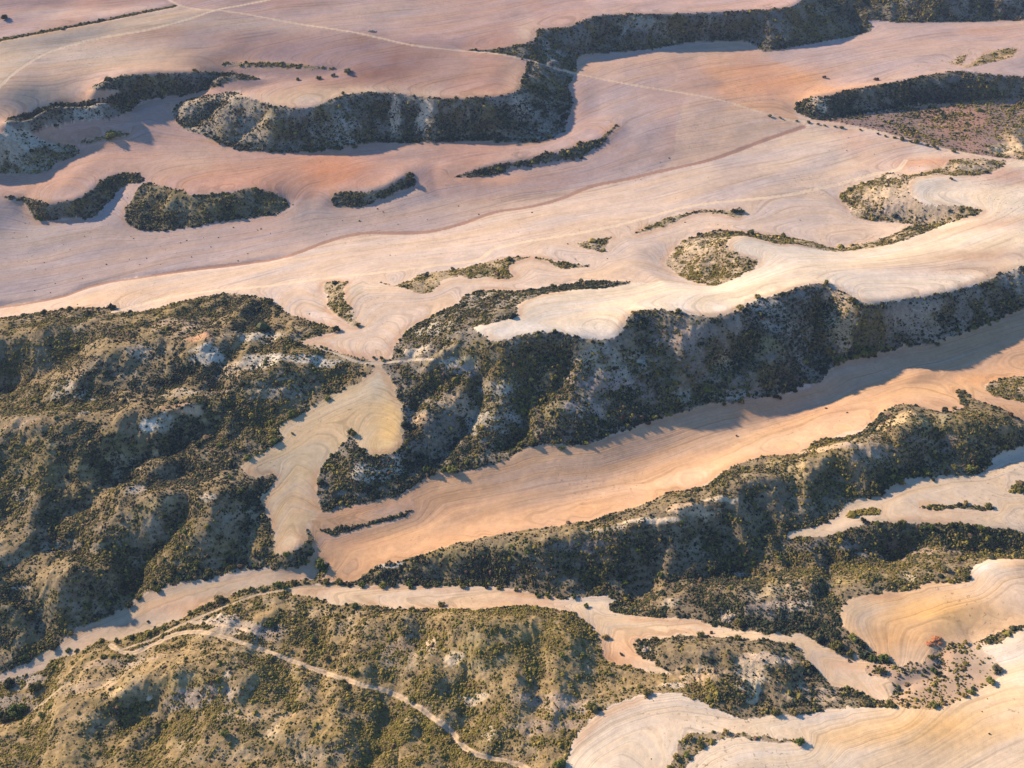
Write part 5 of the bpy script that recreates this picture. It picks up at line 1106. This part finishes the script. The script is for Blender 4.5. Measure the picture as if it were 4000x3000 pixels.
# rows and drifts of bushes: spacing (m), sideways scatter (m), radius range, colours, label, group, line
ROWS = [
 (7.5, 2.0, .9, 1.8, 'green olive dark lime', 'bush in the leafy row along the foot of the central scrub slope', 'bushes along the foot of the central slope', "M2 2050,380 1850,462 1600,535 1450,550 1250,610 1050,660 950,765 700,848 500,880 300,900 100,945 M1 2054,975 1900,1035 1700,1095 1590,1145 1300,1155 1180,1175 1050,1245 900,1290 700,1325 580,1350"),
 (6.5, 2.5, 1.0, 2.0, 'green dark dark olive', 'dark bush in the row along the foot of the large left hillside', 'bushes along the foot of the left hillside', "B0 1800,410 1600,420 1300,465 1050,515 900,565 800,635 700,695 500,775 390,845 250,945 100,1020"),
 (6.0, 2.0, 1.0, 1.9, 'lime green olive', 'bush on the hillside rim left of the tan swirling field', 'bushes left of the tan field', "M0 2054,840 1950,895 1850,960 1760,1000 1710,1070 1720,1130 1600,1205 1500,1280"),
 (5.0, 14., .8, 1.5, 'lime green green olive', 'light green bush dotted over the dark shaded side of the scrub ridge', 'green bushes on the dark ridge side', "B1 900,490 1100,480 1300,520 1500,500 1700,540 1900,430 2100,330 B2 100,330 300,250 450,320 600,300 700,350"),
 (6.0, 2.5, .9, 1.7, 'green olive dark', 'bush in the row where the right ridge meets the greyish field', 'bushes above the greyish field', "M2 2040,1215 1980,1290 1900,1335 1700,1340 1480,1365 1400,1395 1280,1475 1150,1505"),
 (4.5, 1.2, .8, 1.5, 'dark olive green', 'bush in the hedge along the lower side of the narrow tan field', 'hedge bushes below the narrow tan field', "B0 420,975 600,900 700,880 950,812 1100,752 1250,675 1400,612 1600,552 1800,522 1930,490"),
 (5.0, 1.5, .9, 1.6, 'olive green dark', 'bush in the hedge above the pale winding strip', 'hedge bushes above the pale strip', "B0 1960,515 2212,525 B1 300,522 700,527 1000,537 1200,565 1350,595"),
 (4.0, 1.6, .9, 1.7, 'olive green dark', 'bush in the belt between the bowl-shaped field and the winding strip', 'bushes below the bowl-shaped field', "B2 900,855 1010,895 1080,930 1160,960 1250,985 1310,1000"),
 (9.0, 2.5, 1.1, 2.0, 'dark dark green', 'dark bush along the foot of the gullied slope under the red mesa', 'bushes at the foot of the mesa slope', "T1 1420,810 1250,865 900,855 500,870 200,865 0,905 T0 2212,890 1950,920 1700,925 1450,900 1250,825"),
 (8.0, 1.0, 1.0, 1.8, 'olive grey dark', 'bush beside the long light track at the rough pasture', 'bushes beside the long track', "T2 600,697 720,735 T2 1230,810 1350,845 1480,870 1700,925 1900,965"),
 (16., 20., 1.0, 1.7, 'olive green lime straw', 'larger bush standing out of the low scrub on the foreground hills', 'larger bushes on the foreground hills', "B0 500,1300 900,1120 1300,1000 1700,1000 2212,1250 B1 500,1450 200,1300 300,900 700,800 1100,1000 1400,900 1600,1100 1300,1300 900,1400 B0 2000,1500 1500,1500 900,1600"),
 (14., 12., 1.2, 2.0, 'green dark lime', 'larger bush standing out of the low scrub on the left hillside', 'larger bushes on the left hillside', "M0 1900,800 1600,900 1500,1100 1200,1250 1400,1450 1000,1600 B0 1300,350 800,500 400,600 200,800"),
 (5.5, 2.2, 1.0, 1.8, 'dark green olive', 'bush on the dark bank between the greyish field and the stream gully', 'bushes above the stream gully', "B2 2100,200 1900,185 1700,170 1450,165 1280,160 1150,200 1000,240"),
]
for sp, scat, r0, r1, cols, label, group, s in ROWS:
    p = curve(parse(s)[:, :2])
    wx, wy = onto_land(p[:, 0], p[:, 1], H1)
    w = densify(np.stack([wx, wy], 1), 0.5)
    L = np.concatenate([[0], np.cumsum(np.linalg.norm(np.diff(w, axis=0), axis=1))])
    q = sp * .5
    while q < L[-1]:
        i = min(int(np.searchsorted(L, q)), len(w) - 1)
        shrub(w[i, 0] + random.gauss(0, scat * .6), w[i, 1] + random.gauss(0, scat * .6), random.uniform(r0, r1), random.choice(cols.split()), label, group)
        q += sp * random.uniform(.5, 1.5)
print("shrubs:", shrub_n)

# ------------------------------------------------------------------ heaps of earth and stone
def rocky(name, colr, colr2):
    m, t, b = mat(name, 0.95)
    n = node(t, "ShaderNodeTexNoise", Scale=3.0, Detail=5.0, Roughness=0.7)
    g = t.nodes.new("ShaderNodeNewGeometry"); t.links.new(g.outputs["Position"], n.inputs["Vector"])
    t.links.new(mixc(t, n.outputs["Fac"], colr, colr2), b.inputs["Base Color"])
    return m
RED_EARTH, STONE = rocky("red_earth", (.24, .09, .05), (.50, .22, .11)), rocky("pale_stone", (.20, .16, .13), (.44, .37, .31))
def lump(seed, sx, sy, sz, rough=.22, n=14, m=7):
    r = np.random.default_rng(seed)
    vs, fs = [], []
    for i in range(m):
        e = math.pi / 2 * i / m
        for j in range(n):
            a = 2 * math.pi * j / n
            q = 1 + rough * (vnoise(np.array([3 * math.cos(a) + seed]), np.array([3 * math.sin(a) + i * .8]), seed)[0] * 2 - 1) + r.uniform(-.05, .05)
            vs.append((sx * math.cos(e) * math.cos(a) * q, sy * math.cos(e) * math.sin(a) * q, sz * (math.sin(e) * q - .12)))
    vs.append((0, 0, sz * .9))
    for i in range(m - 1):
        for j in range(n):
            a, b_ = i * n + j, i * n + (j + 1) % n
            fs += [(a, b_, b_ + n), (a, b_ + n, a + n)]
    for j in range(n): fs.append(((m - 1) * n + j, (m - 1) * n + (j + 1) % n, len(vs) - 1))
    return np.array(vs, np.float32), np.array(fs, np.int32)
def heap(name, label, cat, c, x, y, bits, m, k=0.7):
    """bits: name, dx, dy, sx, sy, sz"""
    wx, wy = (float(q[0]) for q in onto_land([src(c, x, y)[0]], [src(c, x, y)[1]], H1))
    root = bpy.data.objects.new(name, None); COL.objects.link(root)
    z0 = float(ground_z(np.array([wx]), np.array([wy]))[0])
    root.location = (wx, wy, z0)
    set_props(root, label, cat)
    for i, (nm, dx, dy, sx, sy, sz) in enumerate(bits):
        dx, dy, sx, sy, sz = (q * k for q in (dx, dy, sx, sy, sz))
        me = raw_mesh(nm, *lump(int(x) + 7 * i, sx, sy, sz), m, False)
        o = bpy.data.objects.new(nm, me); COL.objects.link(o); o.parent = root
        o.location = (dx, dy, float(ground_z(np.array([wx + dx]), np.array([wy + dy]))[0]) - z0 - .03)
heap('earth_heap', 'heap of dug red earth with a dark hollow on the apricot field', 'earth heap', 'B2', 1662, 878,
     [('mound', -2.0, -1.0, 1.9, 1.2, .8), ('mound', 1.1, 1.2, 2.4, 1.2, 1.0), ('mound', 1.9, -.5, 1.5, 1.0, .7), ('mound', -.3, .3, .9, .8, .9), ('clod', -3.2, -.4, .6, .5, .4), ('clod', .4, -1.9, .5, .5, .35)], RED_EARTH, 0.8)
heap('stone_heap', 'small heap of pale stones on the far pink field beside the straight light track', 'stone heap', 'T1', 240, 195,
     [('mound', 0, 0, 3.4, 1.8, 1.6), ('mound', -2.6, .5, 1.6, 1.3, 1.1), ('mound', 2.6, -.3, 1.7, 1.3, 1.0), ('stone', 4.3, .8, .8, .7, .7)], STONE)
heap('rock_outcrop', 'pale rock outcrop at the left end of the scrub hillock by the winding strip', 'rock', 'B2', 385, 735,
     [('rock', 0, 0, 2.2, 1.5, 1.5), ('rock', 2.0, .8, 1.6, 1.2, 1.1), ('rock', -1.8, -.6, 1.3, 1.0, .8), ('rock', .6, -1.6, 1.0, .8, .6)], STONE)
heap('rock_outcrop', 'small rock outcrop on the lit spur of the left hillside', 'rock', 'M0', 520, 975,
     [('rock', 0, 0, 2.0, 1.4, 1.5), ('rock', 2.0, .5, 1.5, 1.1, 1.1), ('rock', -1.7, -.8, 1.2, .9, .7)], STONE)
heap('rock_outcrop', 'pale rocks at the left tip of the scrubby island between the field arms', 'rock', 'B1', 1930, 935,
     [('rock', 0, 0, 1.8, 1.3, 1.2), ('rock', 1.6, .8, 1.3, 1.0, .9), ('rock', -.4, 1.8, 1.2, .9, .9), ('rock', 2.6, -.5, .8, .7, .5)], STONE)
# ------------------------------------------------------------------ the air between: one box of even haze
hz = bpy.data.materials.new("thin_haze")
hz.use_nodes = True
ht = hz.node_tree
for n in list(ht.nodes):
    if n.type == 'BSDF_PRINCIPLED': ht.nodes.remove(n)
pv = ht.nodes.new("ShaderNodeVolumePrincipled")
pv.inputs["Color"].default_value = (.42, .55, 1.0, 1)
pv.inputs["Density"].default_value = 0.00008
pv.inputs["Anisotropy"].default_value = 0.0
ht.links.new(pv.outputs[0], [n for n in ht.nodes if n.type == 'OUTPUT_MATERIAL'][0].inputs["Volume"])
xm = float(np.abs(FX).max()) + 20
lo, hi = np.array([-xm, V[0] - 20, float(FZ.min()) - 1]), np.array([xm, V[-1] + 20, CAM_H + 6])
hv = np.array([[(lo, hi)[i][0], (lo, hi)[j][1], (lo, hi)[k][2]] for i in (0, 1) for j in (0, 1) for k in (0, 1)])
hf = np.array([(0, 1, 3, 2), (4, 6, 7, 5), (0, 4, 5, 1), (2, 3, 7, 6), (0, 2, 6, 4), (1, 5, 7, 3)])
ho = bpy.data.objects.new("haze", raw_mesh("haze", hv, hf, hz, False))
COL.objects.link(ho)
set_props(ho, "thin bluish haze that softens the farthest fields and slopes", "haze", kind='stuff')
SC.cycles.volume_bounces = 0
